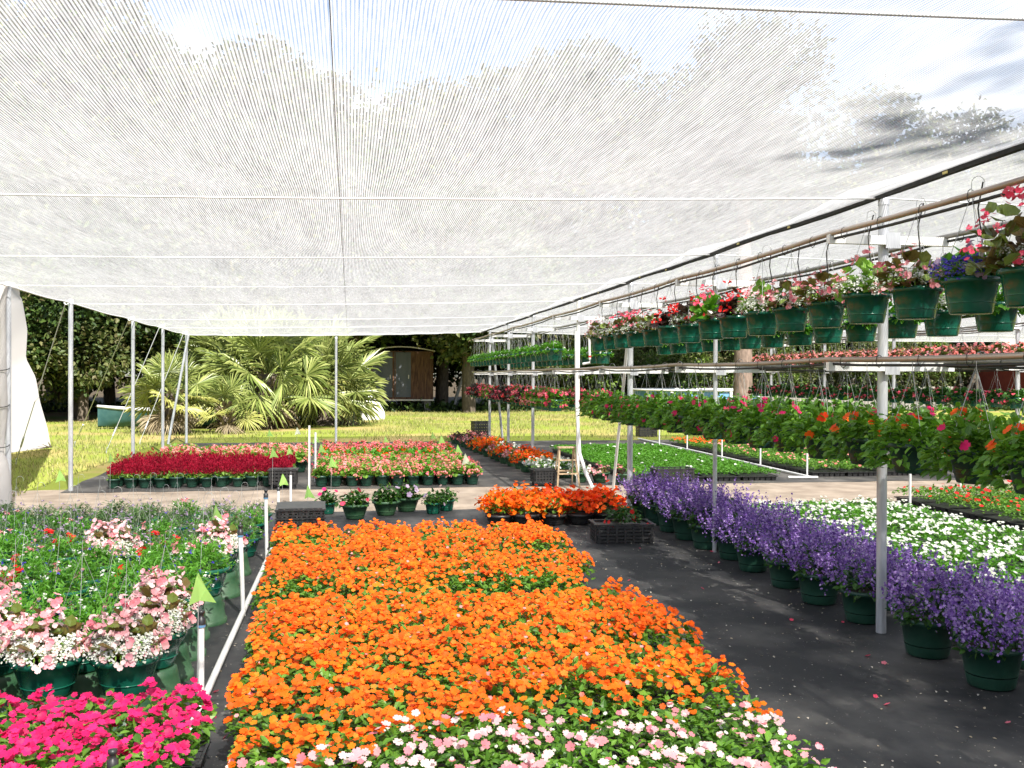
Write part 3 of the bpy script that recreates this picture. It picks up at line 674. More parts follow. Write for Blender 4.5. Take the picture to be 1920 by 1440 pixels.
def begonia(leafmat, petal, n_leaf=90, n_cl=24, r_=.15, h=.2, z0=.17, lsize=.07, fsize=.016, lower=None, per=6):
    n_leaf = int(n_leaf*1.5); n_cl = int(n_cl*.62); fsize *= .85; per = max(3, per-1)
    fo = MB(); P, D = dome_pts(n_leaf, r_, h*.85, z0, .35); put_leaves(fo, P, D, lsize, leafmat, ROUND, .0, .5)
    bl = MB(); P, D = dome_pts(n_cl, r_*1.08, h*1.15, z0, .8); P, D = clusters(P, D, per, .016); put_blooms(bl, P, D, fsize, petal, F4, .4, .5)
    return fo, bl
def trailing(fo, bl, leafmat, petal, z0, r_, side, spread, n=220, nf=170, fs=.0055):
    n = int(n*1.3); nf = int(nf*1.35); spread *= 1.25; leafmat = 'lime_leaf' if leafmat == 'fresh_leaf' else leafmat
    """small leaved trailing plant over one side of the rim"""
    th = rng.normal(side, spread, n); rr = rng.uniform(.55, 1.25, n)*r_; z = z0+.06*(1-((rr/r_-.75)/.6)**2)+rng.normal(0, .015, n)
    P = np.stack([np.cos(th)*rr, np.sin(th)*rr, z], 1); D = np.stack([np.cos(th), np.sin(th), np.full(n, .3)], 1)
    put_leaves(fo, P, D, .03, leafmat, NARROW, .0, .6)
    th = rng.normal(side, spread, nf); rr = rng.uniform(.6, 1.3, nf)*r_; z = z0+.075*(1-((rr/r_-.75)/.6)**2)+rng.normal(0, .014, nf)
    P = np.stack([np.cos(th)*rr, np.sin(th)*rr, z], 1); D = np.stack([np.cos(th), np.sin(th), np.full(nf, .6)], 1)
    P, D = clusters(P, D, 3, .006)
    put_blooms(bl, P, D, fs, petal, F4, .4, .4)
FRONT = -PI/2
def mk(fo, bl): return fo.mesh('basket_foliage'), bl.mesh('basket_blooms')
def v_begonia_alyssum(petal, leaf='bronze_leaf', big=1.0, side=FRONT-.5, alys='white_petal', rim=.165, rr=.145):
    fo, bl = begonia(leaf, petal, int(90*big), int(34*big), .18*big, .22*big, rim, .075, .018)
    if alys: trailing(fo, bl, 'fresh_leaf', alys, rim, rr, side, .75)
    return mk(fo, bl)
def v_mound(leafmat, blooms, r_=.23, h=.18, z0=.15, n=400, ls=.058, tmpl=LEAF, hang=.25):
    fo = MB(); P, D = dome_pts(n, r_, h, z0, .4); put_leaves(fo, P, D, ls, leafmat, tmpl, .1, .5)
    if hang:
        m_ = n//2; th = rng.uniform(0, 2*PI, m_); rr = rng.uniform(.85, 1.1, m_)*r_; z = z0-rng.uniform(0, hang, m_)**1.2*.6
        P = np.stack([np.cos(th)*rr, np.sin(th)*rr, z], 1); D = np.stack([np.cos(th), np.sin(th), np.full(m_, -.2)], 1); put_leaves(fo, P, D, ls, leafmat, tmpl, .2, .4)
    bl = MB()
    for nb, fs, mat, tm, per in blooms:
        P, D = dome_pts(nb, r_*1.08, h*1.08, z0-.02, .92, bottom=-.25); P, D = clusters(P, D, per, fs*.8) if per > 1 else (P, D)
        put_blooms(bl, P, D, fs, mat, tm, .2, .35)
    return mk(fo, bl)
VAR = {
 'blush': [v_begonia_alyssum('pink_petal'), v_begonia_alyssum('pink_petal', 'lime_leaf', side=FRONT-1.1), v_begonia_alyssum('blush_petal', side=FRONT-.2)],
 'cream': [v_begonia_alyssum('blush_petal', 'lime_leaf'), v_begonia_alyssum('white_petal', 'bronze_leaf', side=FRONT-1)],
 'red': [v_begonia_alyssum('red_petal', 'dark_bronze_leaf', alys=None), v_begonia_alyssum('red_petal', 'dark_bronze_leaf', side=FRONT-.3)],
 'rose': [v_begonia_alyssum('hot_pink_petal', 'fresh_leaf', alys=None), v_begonia_alyssum('hot_pink_petal', 'bronze_leaf')],
 'bigpink': [v_begonia_alyssum('hot_pink_petal', 'bronze_leaf', 1.6, FRONT-.2)],
 'bluemix': [v_begonia_alyssum('mauve_petal', 'fresh_leaf', .8, FRONT-1, 'blue_petal')],
 'small': [v_mound('fresh_leaf', [(5, .012, 'white_petal', F5, 2)], .15, .13, .15, 190, .055, LEAF, .1) for _ in range(3)],
 'imp_orange': [v_mound('impatiens_leaf', [(8, .028, 'red_orange_petal', F5, 1), (4, .03, 'orange_petal', F5, 1)]) for _ in range(3)],
 'imp_magenta': [v_mound('impatiens_leaf', [(6, .028, 'magenta_petal', F5, 1)]) for _ in range(3)],
 'imp_green': [v_mound('impatiens_leaf', [(4, .028, 'magenta_petal', F5, 1), (2, .026, 'hot_pink_petal', F5, 1)]) for _ in range(3)],
 'ger_red': [v_mound('dark_bronze_leaf', [(16, .018, 'hot_pink_petal', F4, 6), (8, .018, 'red_petal', F4, 6)], .17, .17, .15, 240, .06, ROUND, .2) for _ in range(2)],
 'ger_pink': [v_mound('impatiens_leaf', [(18, .018, 'hot_pink_petal', F4, 6), (8, .016, 'salmon_petal', F4, 5)], .17, .17, .15, 240, .055, ROUND, .2) for _ in range(2)],
 'far_pink': [v_mound('bronze_leaf', [(38, .018, 'salmon_petal', F4, 5), (16, .018, 'pink_petal', F4, 4)], .2, .2, .13, 170, .06, ROUND, .2) for _ in range(3)],
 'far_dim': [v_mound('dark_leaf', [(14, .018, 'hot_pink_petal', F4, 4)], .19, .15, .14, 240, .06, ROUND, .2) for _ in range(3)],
}
DESC = {'blush': 'blush begonias and alyssum', 'cream': 'cream begonias and alyssum', 'red': 'bright red begonias', 'rose': 'rose pink begonias', 'bigpink': 'big hot pink begonia',
        'bluemix': 'small blue flowers', 'small': 'light green plants', 'imp_orange': 'orange impatiens', 'imp_magenta': 'magenta impatiens', 'imp_green': 'dense green impatiens',
        'ger_red': 'dark-leaved red flowers', 'ger_pink': 'pink leafy flowers', 'far_pink': 'salmon begonias', 'far_dim': 'dark pink-flowered plants'}
def basket(x, y, z, kind, where, group, drip=False, pot=None, name='hanging_basket', h=None):
    fo, bl = random.choice(VAR[kind])
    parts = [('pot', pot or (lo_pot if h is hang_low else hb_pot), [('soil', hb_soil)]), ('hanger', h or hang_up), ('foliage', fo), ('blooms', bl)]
    if drip: parts.append(('drip_tube', drip_me))
    return thing(name, f'basket of {DESC[kind]}, {where}', 'hanging basket', (x, y+random.uniform(-.025, .025), z+random.uniform(-.008, .004)), random.uniform(-.5, .5), group, parts, random.uniform(.96, 1.05))
# upper row nearer the aisle, from the near end; first, unseen baskets added to shade the aisle
for i, y in enumerate((3.5, 3.0, 2.5, 2.0, 1.5, 1.0)):
    for X_, Z_, kk, w in ((FX, 1.925, 'blush', 'upper aisle-side'), (BX, 1.9, 'blush', 'upper outer')):
        if i % 3 == 1 and X_ == FX: continue
        basket(X_, y, Z_, kk, f'{w} row, {nth(i+1)} unseen one added for shade', 'unseen baskets added for shade', False, None, 'hanging_basket', hang_low if Z_ < 1.5 else hang_up)
kinds = ['bigpink', 'bluemix', 'blush', 'blush', 'blush', 'blush', 'cream', 'red', 'rose', 'red', 'red', 'cream', 'rose', 'rose', 'cream', 'blush']
yf = [4.0, 4.42, 4.89, 5.43, 5.91, 6.41, 6.9, 7.43, 7.93, 8.5, 9.06, 9.56, 10.12, 10.63, 11.1, 11.7]
for i, (y, k) in enumerate(zip(yf, kinds)): basket(FX, y, 1.94, k, f'upper row by the aisle, {nth(i+1)} from the near end', 'baskets on the upper pipe by the aisle', True)
for i, y in enumerate(np.arange(4.3, 11.9, .52)):
    basket(BX, y, 1.90, 'small' if i % 3 else 'cream', f'upper row behind the posts, {nth(i+1)} from the near end', 'baskets on the upper pipe behind the posts')
low = ['imp_orange', 'imp_magenta', 'imp_orange', 'imp_orange', 'imp_orange', 'imp_green', 'imp_green', 'imp_green', 'imp_magenta', 'imp_green', 'imp_green', 'imp_magenta', 'imp_green', 'imp_green', 'imp_green', 'imp_green', 'imp_green']
ylow = [3.95, 4.4, 4.95, 5.43, 5.93, 6.44]+[6.9+.48*i for i in range(11)]
low[1] = 'imp_magenta'; low[0] = 'imp_orange'
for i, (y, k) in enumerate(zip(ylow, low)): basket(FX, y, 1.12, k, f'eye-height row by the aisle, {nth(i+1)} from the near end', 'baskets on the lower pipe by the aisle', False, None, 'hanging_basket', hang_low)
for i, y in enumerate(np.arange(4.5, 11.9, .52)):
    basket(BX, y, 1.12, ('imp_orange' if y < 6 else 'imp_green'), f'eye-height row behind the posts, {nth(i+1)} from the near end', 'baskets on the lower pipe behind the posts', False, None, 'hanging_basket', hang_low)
for i, y in enumerate(np.arange(14.4, 24.3, .48)):
    basket(FX, y, 1.87, 'small', f'far upper aisle-side row, {nth(i+1)} from the white post', 'far baskets of light green plants, aisle side')
    basket(BX, y+.2, 1.83, 'small', f'far upper outer row, {nth(i+1)} from the white post', 'far baskets of light green plants, outer side')
    basket(FX, y, 1.12, 'ger_pink' if i < 5 or random.random() < .3 else 'ger_red', f'far lower aisle-side row, {nth(i+1)} from the white post', 'far lower baskets of pink and red flowers, aisle side')
    basket(BX, y+.2, 1.12, 'ger_pink', f'far lower outer row, {nth(i+1)} from the white post', 'far lower baskets of pink and red flowers, outer side')
for i, y in enumerate(np.arange(13.9, 24.3, .5)):
    basket(X2-.38, y, 1.86, 'far_pink', f'upper row under the farther pipe, {nth(i+1)} from the near end', 'salmon begonia baskets on the farther row')
    basket(X2+.4, y+.2, 1.86, 'far_pink', f'upper row under the farthest pipe, {nth(i+1)} from the near end', 'salmon begonia baskets on the farthest pipe')
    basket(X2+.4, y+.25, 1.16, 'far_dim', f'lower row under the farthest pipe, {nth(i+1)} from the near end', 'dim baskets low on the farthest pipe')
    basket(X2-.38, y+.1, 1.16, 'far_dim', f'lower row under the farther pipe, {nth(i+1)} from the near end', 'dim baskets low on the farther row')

# ------------------------------------------------------------------ basket bed on the left: baskets standing on upturned pots
def v_left_begonia(): 
    fo, bl = begonia('bronze_leaf', 'blush_petal', 95, 62, .17, .2, .18, .075, .019, per=6)
    P, D = dome_pts(5, .18, .24, .18, .85); P, D = clusters(P, D, 6, .016); put_blooms(bl, P, D, .018, 'pink_petal', F4, .4, .5)
    trailing(fo, bl, 'fresh_leaf', 'white_petal', .18, .14, FRONT+.3, .55, 240, 230, .006)
    trailing(fo, bl, 'fresh_leaf', 'white_petal', .18, .13, FRONT-1.5, .4, 120, 110, .0058)
    return mk(fo, bl)
def v_feather(extra, n=420, leaf='fresh_leaf'):
    fo = MB(); P, D = dome_pts(n, .19, .17, .16, .4); put_leaves(fo, P, D, .05, leaf, NARROW, 0, .6)
    P, D = dome_pts(80, .17, .14, .16, .4); put_leaves(fo, P, D, .04, leaf, LEAF, 0, .5)
    bl = MB()
    for nb, fs, mat, tm, per in extra:
        P, D = dome_pts(nb, .19, .2, .17, .92); P, D = clusters(P, D, per, fs*.9); put_blooms(bl, P, D, fs, mat, tm, .4, .4)
    return mk(fo, bl)
LV = {'blush begonia and white alyssum': [v_left_begonia() for _ in range(3)],
      'feathery foliage with red geranium heads': [v_feather([(3, .016, 'red_petal', F4, 12), (9, .005, 'white_petal', F4, 6), (4, .006, 'blue_petal', F4, 4)]) for _ in range(2)],
      'feathery green foliage and a few white flowers': [v_feather([(5, .005, 'white_petal', F4, 7), (2, .014, 'pink_petal', F4, 6), (3, .006, 'blue_petal', F4, 3)]) for _ in range(3)],
      'grey green foliage with pale mauve flowers': [v_feather([(11, .007, 'mauve_petal', F4, 6)], 420, 'grey_leaf') for _ in range(3)]}
names = list(LV)
SH = dict(zip(names, ('blush begonia', 'red geranium', 'feathery green', 'grey mauve')))
cols = ['next to the white pipe', 'second from the white pipe', 'third from the white pipe', 'fourth from the white pipe', 'fifth from the white pipe', 'sixth from the white pipe', 'seventh from the white pipe', 'eighth from the white pipe', 'ninth from the white pipe']
for j in range(16):
    y = 4.78+.405*j
    for i in range(9):
        x = -.98-.36*i+(.02 if j % 2 else -.02)+random.uniform(-.02, .02)
        if x < -.3-.0*y and x < -(y*.36+.35): continue     # outside the view
        if j in (0,): k = names[0]
        elif j == 1: k = names[0] if i in (0, 2, 3) else names[2]
        elif j in (2, 3): k = names[0] if (i == 0 and j == 2) or (i == 3 and j == 3) else names[2]
        elif j in (4, 5): k = names[1] if i in (3, 4) or (i == 1 and j == 5) else names[2]
        elif j in (6, 7, 8): k = names[0] if (i in (0, 2, 5) and j == 7) else (names[1] if (i in (1, 3) and j == 7) else names[2])
        elif j < 12: k = random.choice((names[2], names[2], names[3]))
        else: k = random.choice((names[3], names[3], names[2]))
        fo, bl = random.choice(LV[k])
        rowtxt = 'row against the magenta flats' if j == 0 else f'{nth(j+1)} row from the magenta flats'
        z = .178
        if (i == 0 or j == 0 or j == 1) and j <= 9:
            single('upturned_pot', up_pot, f'upturned green pot, {rowtxt}, {cols[i]}', 'pot', (x, y, 0), 'upturned pots under the baskets')
        else: z = .15 if j < 8 else 0
        if j > 9: z = 0
        parts = [('pot', lb_pot, [('soil', lb_soil)]), ('foliage', fo), ('blooms', bl)]
        if (i*7+j*3) % 5 < 2: parts.append(('hanger', hang_stand))
        if z == .15:
            single('upturned_pot', up_pot, f'upturned green pot, {rowtxt}, {cols[i]}', 'pot', (x, y, 0), 'upturned pots under the baskets').scale = (1, 1, .84)
        thing('flower_basket', f'{SH[k]} basket, {rowtxt}, {cols[i]}', 'flower basket', (x, y, z), random.uniform(-.4, .4), 'baskets standing left of the white pipe', parts, random.uniform(.93, 1.06))

# ------------------------------------------------------------------ purple spikes along the aisle posts
def v_plectranthus():
    fo = MB(); P, D = dome_pts(170, .19, .2, .22, .3); put_leaves(fo, P, D, .055, 'dark_leaf', LEAF, .15, .5)
    th = rng.uniform(0, 2*PI, 60); P = np.stack([np.cos(th)*.16, np.sin(th)*.16, rng.uniform(.17, .27, 60)], 1); put_leaves(fo, P, np.stack([np.cos(th), np.sin(th), th*0], 1), .05, 'dark_leaf', LEAF, .4, .4)
    bl = MB(); n = 82; P, D = dome_pts(n, .25, .19, .25, .4, bottom=-.42)
    A_ = nrm(np.stack([D[:, 0]*.4, D[:, 1]*.4, np.full(n, 1.0)], 1)+rng.normal(0, .15, (n, 3)))
    per = 24; L = rng.uniform(.1, .23, n)
    u = rng.uniform(0, 1, (n, per)); c = P[:, None]+A_[:, None]*(u*L[:, None])[..., None]
    c = c+rng.normal(0, .0075, c.shape)*(1.25-u)[..., None]*1.6
    Q = c.reshape(-1, 3)
    bl.scatter(QUAD, Q, frames_n(rng.normal(0, 1, (len(Q), 3))+np.array([[0, -.3, .3]])), rng.uniform(.007, .017, len(Q)), 'lavender_petal')
    return fo.mesh('spike_foliage'), bl.mesh('flower_spikes')
PV = [v_plectranthus() for _ in range(4)]
yp = [4.15, 4.79, 5.38, 6.19, 6.75, 7.3, 7.95, 8.5, 9.05, 9.6, 10.1, 10.6, 11.1]
for i, y in enumerate(yp):
    fo, bl = random.choice(PV)
    thing('purple_spike_pot', f'potted purple spike plant, aisle side, {nth(i+1)} from the near end', 'potted plant', (3.36 if i not in (3, 7) else 3.4, y, 0), random.uniform(0, 6), 'purple plants along the aisle', [('pot', pp_pot, [('soil', pp_soil)]), ('foliage', fo), ('flower_spikes', bl)], random.uniform(.93, 1.07))
for i, y in enumerate([4.5, 5.1, 5.65, 6.5, 7.1, 7.65, 8.25, 8.8, 9.35, 9.9, 10.45, 11.0]):
    fo, bl = random.choice(PV)
    thing('purple_spike_pot', f'potted purple spike plant, bed side, {nth(i+1)} from the near end', 'potted plant', (3.78, y, 0), random.uniform(0, 6), 'purple plants behind the aisle row', [('pot', pp_pot, [('soil', pp_soil)]), ('foliage', fo), ('flower_spikes', bl)], random.uniform(.88, 1.0))

# ------------------------------------------------------------------ potted beds past the path
def v_celosia():
    fo = MB(); P, D = dome_pts(60, .1, .1, .14, .3); put_leaves(fo, P, D, .06, 'lime_leaf', LEAF, .05, .5); P, D = dome_pts(24, .09, .1, .16, .3); put_leaves(fo, P, D, .06, 'bronze_leaf', LEAF, 0, .5)
    bl = MB()
    for k in range(7):
        x, y = (0, 0) if k == 0 else (.065*math.cos(k), .065*math.sin(k)); hh = random.uniform(.15, .24) if k == 0 else random.uniform(.09, .16)
        n = 60; u = rng.uniform(0, 1, n); th = rng.uniform(0, 2*PI, n); rr = .026*(1-u)**.7+.003
        P = np.stack([x*1.1+rr*np.cos(th), y*1.1+rr*np.sin(th), .2+u*hh], 1); D = np.stack([np.cos(th), np.sin(th), np.full(n, 1.4)], 1)
        bl.scatter(TRI, P, frames_y(D, (0, 0, 1), .5), np.stack([np.full(n, .014), np.full(n, .034), np.full(n, 1)], 1), 'crimson_plume')
    return fo.mesh('celosia_foliage'), bl.mesh('celosia_plumes')
def v_bedpot(leaf, petal, ncl, r_=.125, h=.15, ls=.055, per=5, fs=.015, tm=ROUND):
    fo = MB(); P, D = dome_pts(110, r_, h, .14, .35); put_leaves(fo, P, D, ls, leaf, tm, .05, .5)
    bl = MB(); P, D = dome_pts(ncl, r_*1.05, h*1.1, .14, .85); P, D = clusters(P, D, per, fs); put_blooms(bl, P, D, fs, petal, F4, .45, .45)
    return fo.mesh('pot_foliage'), bl.mesh('pot_blooms')
CEL = [v_celosia() for _ in range(4)]
pinkpots = [v_bedpot('lime_leaf', 'salmon_petal', 16) for _ in range(3)]+[v_bedpot('fresh_leaf', 'hot_pink_petal', 10) for _ in range(2)]
greenpots = [v_bedpot('fresh_leaf', 'red_orange_petal', 6) for _ in range(2)]
hotpots = [v_bedpot('fresh_leaf', 'hot_pink_petal', 34), v_bedpot('fresh_leaf', 'salmon_petal', 30)]
redpots = [v_bedpot('lime_leaf', 'salmon_petal', 9) for _ in range(2)]
palegr = [v_bedpot('lime_leaf', 'white_petal', 5)]
def potted(x, y, kinds, name, label, group, bname='blooms', sc=1.0, pot=None, soil=None):
    fo, bl = random.choice(kinds)
    return thing(name, label, 'potted plant', (x+random.uniform(-.015, .015), y+random.uniform(-.015, .015), 0), random.uniform(0, 6), group, [('pot', pot or sp_pot, [('soil', soil or sp_soil)]), ('foliage', fo), (bname, bl)], sc*random.uniform(.92, 1.08))
for j in range(8):
    y = 15.05+.25*j
    for i in range(12):
        x = -.98-.215*i
        if x < -3.5: continue
        potted(x, y, CEL, 'celosia_pot', f'pot of crimson plumed celosia, {"front row" if j == 0 else nth(j+1)+" row"}, {nth(i+1)} from the black crates', 'crimson celosia pots', 'plumes')
for j in range(7):
    y = 17.2+.3*j
    for i in range(10):
        potted(-.85-.25*i, y, redpots if j < 6 or i < 4 else palegr, 'begonia_pot', f'leafy salmon-flowered pot behind the celosias, {nth(j+1)} row, {nth(i+1)} from the aisle', 'leafy pots behind the celosias', sc=1.22)
for j in range(20):
    y = 14.9+.262*j
    for i in range(11):
        x = -.42+.225*i
        kd = pinkpots if j < 9 else (greenpots if j < 14 else hotpots)
        ds = 'pot of pink begonias' if j < 9 else ('leafy pot with red flowers' if j < 14 else 'pot of hot pink flowers')
        potted(x, y, kd, 'begonia_pot', f'{ds}, {"front row" if j == 0 else nth(j+1)+" row"} past the path, {nth(i+1)} from the tall white stake', 'begonia pots past the path', sc=1.08)

# bowls along the far aisle
def bowlset(leaf, petal, n=26, fs=.022, per=3): return [v_bedpot(leaf, petal, n, .19, .14, .055, per, fs, LEAF) for _ in range(2)]
BOW = {'orange flowers': bowlset('impatiens_leaf', 'orange_petal', 45), 'red flowers': bowlset('dark_leaf', 'red_orange_petal', 34), 'white flowers': bowlset('impatiens_leaf', 'white_petal', 24), 'dark bronze begonias': bowlset('dark_bronze_leaf', 'salmon_petal', 8), 'pink flowers': bowlset('bronze_leaf', 'pink_petal', 22)}
farrow = ['white flowers', 'white flowers', 'red flowers', 'orange flowers', 'pink flowers', 'red flowers', 'orange flowers', 'pink flowers', 'red flowers', 'orange flowers', 'orange flowers', 'dark bronze begonias', 'pink flowers', 'dark bronze begonias', 'dark bronze begonias', 'dark bronze begonias']
for i, k in enumerate(farrow):
    y = 15.6+.56*i; x = 3.08-.035*i
    for s in range(2):
        kk = k if s == 0 or i > 10 else random.choice((k, 'orange flowers', 'white flowers') if i > 1 else ('white flowers',))
        potted(x+.36*s, y+.15*s, BOW[kk], 'flower_bowl', f'green bowl of {kk} along the far aisle, {"aisle side" if s == 0 else "outer side"}, {nth(i+1)} from the stepladder', 'bowls along the far aisle', pot=fb_pot, soil=fb_soil, sc=1.05)
for x, y, k, lab in ((3.82, 14.95, 'pink flowers', 'pink begonia bowl with bronze leaves at the foot of the white post'), (3.5, 15.0, 'white flowers', 'green bowl with few white flowers behind the stepladder'), (4.1, 14.6, 'dark bronze begonias', 'bronze-leaved begonia bowl at the far end of the purple row')):
    potted(x, y, BOW[k], 'flower_bowl', lab, None, pot=fb_pot, soil=fb_soil)
# bowls on the path edge behind the orange bed
ng = [v_bedpot('dark_leaf', 'hot_pink_petal', 3, .2, .2, .075, 3, .024, NARROW) for _ in range(1)]
def v_ng(petal, nb):
    fo = MB(); P, D = dome_pts(170, .19, .2, .15, .3); put_leaves(fo, P, D, .075, 'dark_leaf', LEAF, .1, .5); P, D = dome_pts(60, .17, .2, .15, .3); put_leaves(fo, P, D, .07, 'impatiens_leaf', NARROW, .1, .5)
    bl = MB(); P, D = dome_pts(nb, .19, .23, .15, .95); put_blooms(bl, P, D, .032, petal, F5, .3, .3); return fo.mesh('ng_foliage'), bl.mesh('ng_blooms')
for x, y, pt, nb, lab, pm in ((-.26, 11.95, 'magenta_petal', 5, 'small green pot of dark leaves nearest the black tray stack', hb_pot), (.06, 11.5, 'hot_pink_petal', 7, 'wide green bowl of leafy plants with hot pink flowers on top', fb_pot), (.42, 11.75, 'mauve_petal', 3, 'green bowl of dark leaves between two bowls of pink flowers', fb_pot),
                         (.68, 12.05, 'mauve_petal', 9, 'white and green pot of leaves with mauve flowers', fb_pot), (.98, 11.8, 'mauve_petal', 5, 'smaller pot with a mauve bloom at its side, before the sandy path', hb_pot), (1.16, 12.05, 'blush_petal', 2, 'last small pot of leaves toward the sandy path', hb_pot)):
    fo, bl = v_ng(pt, nb); sc = .8 if pm is hb_pot else 1.0
    thing('leafy_bowl', lab, 'potted plant', (x, y, 0), random.uniform(0, 6), 'bowls behind the orange bed', [('pot', pm, [('soil', fb_soil if pm is fb_pot else hb_soil)]), ('foliage', fo), ('blooms', bl)], sc)
# black bowls of orange and red-orange flowers
ob = [v_bedpot('impatiens_leaf', 'orange_petal', 60, .2, .16, .05, 2, .027, LEAF) for _ in range(2)]; rb = [v_bedpot('dark_leaf', 'red_orange_petal', 60, .2, .15, .05, 2, .026, LEAF) for _ in range(2)]
for j in range(3):
    for i in range(5):
        k, w_ = (ob, 'orange') if i < 2 or (i == 2 and j == 0) else (rb, 'red orange')
        potted(1.62+.3*i+.04*j, 10.75+.32*j, k, 'flower_bowl', f'black bowl of {w_} flowers {["front", "middle", "rear"][j]} row, {nth(i+1)} from the orange bed', 'black bowls of orange flowers', pot=bk_pot, soil=bk_soil, sc=1.05)

# ------------------------------------------------------------------ trays, crates, stepladder, tub
def crate_mesh(w, l, h, bars=4):
    mb = MB(); t_ = .012
    for k in range(bars):
        z = h*(k+.5)/bars; b = h/bars*.62
        mb.box((0, -l/2, z), (w, t_, b), 'black_plastic'); mb.box((0, l/2, z), (w, t_, b), 'black_plastic')
        mb.box((-w/2, 0, z), (t_, l-.03, b), 'black_plastic'); mb.box((w/2, 0, z), (t_, l-.03, b), 'black_plastic')
    for i in range(7):
        x = -w/2+.02+(w-.04)*i/6
        for s in (-1, 1): mb.box((x, s*(l/2+.004), h/2), (.022, t_, h), 'black_plastic')
    for i in range(5):
        y = -l/2+.03+(l-.06)*i/4
        for s in (-1, 1): mb.box((s*(w/2+.004), y, h/2), (t_, .022, h), 'black_plastic')
    for i in range(9): mb.box((-w/2+w*(i+.5)/9, 0, .012), (w/9*.7, l-.04, .01), 'black_plastic')
    rimm = MB()
    for s in (-1, 1):
        rimm.box((0, s*(l/2+.003), h+.008), (w+.05, .034, .014), 'black_plastic'); rimm.box((s*(w/2+.003), 0, h+.008), (.034, l-.03, .014), 'black_plastic')
    return mb.mesh('crate_side'), rimm.mesh('crate_rim')
def crate(x, y, z, w, l, h, rz, label, group=None, bars=4, name='crate', legs=False, cover=False):
    a, b = crate_mesh(w, l, h, bars); parts = [('slatted_body', a), ('rim', b)]
    if legs:
        for sx in (-1, 1):
            for sy in (-1, 1):
                q = MB(); q.box((sx*(w/2-.03), sy*(l/2-.03), -.03), (.03, .03, .06), 'black_plastic'); parts.append(('leg', q.mesh('leg')))
    if cover:
        q = MB(); q.box((0, 0, h+.02), (w-.02, l-.02, .006), 'black_plastic'); parts.append(('base_panel', q.mesh('base_panel')))
    return thing(name, label, 'crate', (x, y, z), rz, group, parts)
lv = ['bottom', 'second from the ground', 'middle', 'second from the top', 'top']
for k in range(5): crate(-.5+.01*k, 9.74, .001+.078*k, .42, .56, .058, .03+.04*(k % 2), f'shallow black tray, {lv[k]} of the stack by the orange bed', 'stacked black trays by the orange bed', 2, 'stacking_tray', cover=(k == 4))
crate(-.95, 14.82, .06, .38, .3, .2, 0, 'black slatted crate on legs in front of the celosias', None, 4, legs=True, cover=True)
crate(2.86, 14.62, .06, .32, .3, .17, .05, 'black slatted crate on legs left of the stepladder', None, 4, legs=True, cover=True)
crate(3.34, 25.5, .0, .42, .36, .46, .15, 'tall black crate on the grass at the end of the aisle', None, 6)
crate(8.05, 26.4, 0, .5, .36, .26, 0, 'black crate on the grass behind the green beds', None, 4)
crate(4.9, 14.72, 0, .6, .3, .22, .02, 'black tray rack at the edge of the green bed behind the purple row', None, 4)
# black tub with red flowered plant
mb = MB(); a, b = crate_mesh(.56, .34, .17, 5)
tb = MB(); tb.box((0, 0, .09), (.53, .31, .15), 'black_plastic', taper=.94)
thing('tub', 'black ribbed tub on the dark aisle cloth beside the purple row', 'tub', (2.68, 9.62, 0), -.06, None, [('ribbed_side', a), ('liner', tb.mesh('liner')), ('rim', b)])
fo, bl = v_mound('dark_leaf', [(9, .022, 'red_petal', F5, 2)], .2, .16, .02, 190, .06, LEAF, 0)
thing('bedding_plant', 'green plant with small red flowers sitting in the black tub', 'plant', (2.72, 9.64, .18), 0, None, [('foliage', fo), ('blooms', bl)])
# wooden stepladder
def ladder():
    fr = []
    for s in (-1, 1):
        a = MB(); a.tube([(s*.17, -.12, 0), (s*.11, -.02, .57)], .016, 'wood', 4); fr.append(('leg', a.mesh('leg')))
        a = MB(); a.tube([(s*.15, .22, 0), (s*.11, .03, .57)], .012, 'wood', 4); fr.append(('leg', a.mesh('leg')))
    for z, y, w_ in ((.2, -.085, .29), (.4, -.05, .25)):
        a = MB(); a.box((0, y, z), (w_, .05, .018), 'wood'); fr.append(('rung', a.mesh('rung')))
    a = MB(); a.box((0, .0, .585), (.27, .12, .022), 'wood'); fr.append(('top_step', a.mesh('top_step')))
    a = MB(); a.box((0, .15, .22), (.27, .014, .03), 'wood'); fr.append(('back_rail', a.mesh('back_rail')))
    return fr
thing('stepladder', 'small wooden stepladder by the white post', 'stepladder', (3.17, 14.42, 0), .06, None, ladder())

# ------------------------------------------------------------------ white pipe, risers, stakes, flags
mb = MB(); mb.tube([(-.71, 3.2, .02), (-.715, 6, .022), (-.71, 9.75, .022)], .019, 'pvc', 10); single('ground_pipe', mb, 'white plastic pipe lying on the ground beside the baskets', 'pipe')
mb = MB(); mb.tube([(6.95, 15.05, .03), (7.25, 15.0, .03), (7.42, 14.98, .03)], .02, 'pvc', 8); mb.tube([(7.32, 15.0, .03), (7.38, 19, .03), (7.4, 25, .03)], .02, 'pvc', 8); single('ground_pipe', mb, 'white plastic pipe lying between the two far green beds', 'pipe')
def riser(x, y, h, label, group, noz=True, lean=0.0, bands=True):
    a = MB(); a.tube([(0, 0, 0), (lean, 0, h-.04)], .0155, 'pvc', 10); parts = [('tube', a.mesh('riser_tube'))]
    if noz:
        b = MB(); b.lathe([(.02, h-.05), (.02, h-.02), (.012, h-.015), (.012, h), (.016, h+.004), (.016, h+.016), (0, h+.02)], 'black_plastic', 12, (lean, 0, 0)); parts.append(('nozzle', b.mesh('riser_nozzle')))
        if bands:
            c = MB(); c.lathe([(.0212, h-.062), (.0212, h-.052)], 'pool_blue', 12, (lean, 0, 0)); parts.append(('blue_band', c.mesh('blue_band')))
    return thing('sprinkler_riser', label, 'sprinkler riser', (x, y, 0), 0, group, parts)
g = 'risers on the white pipe'
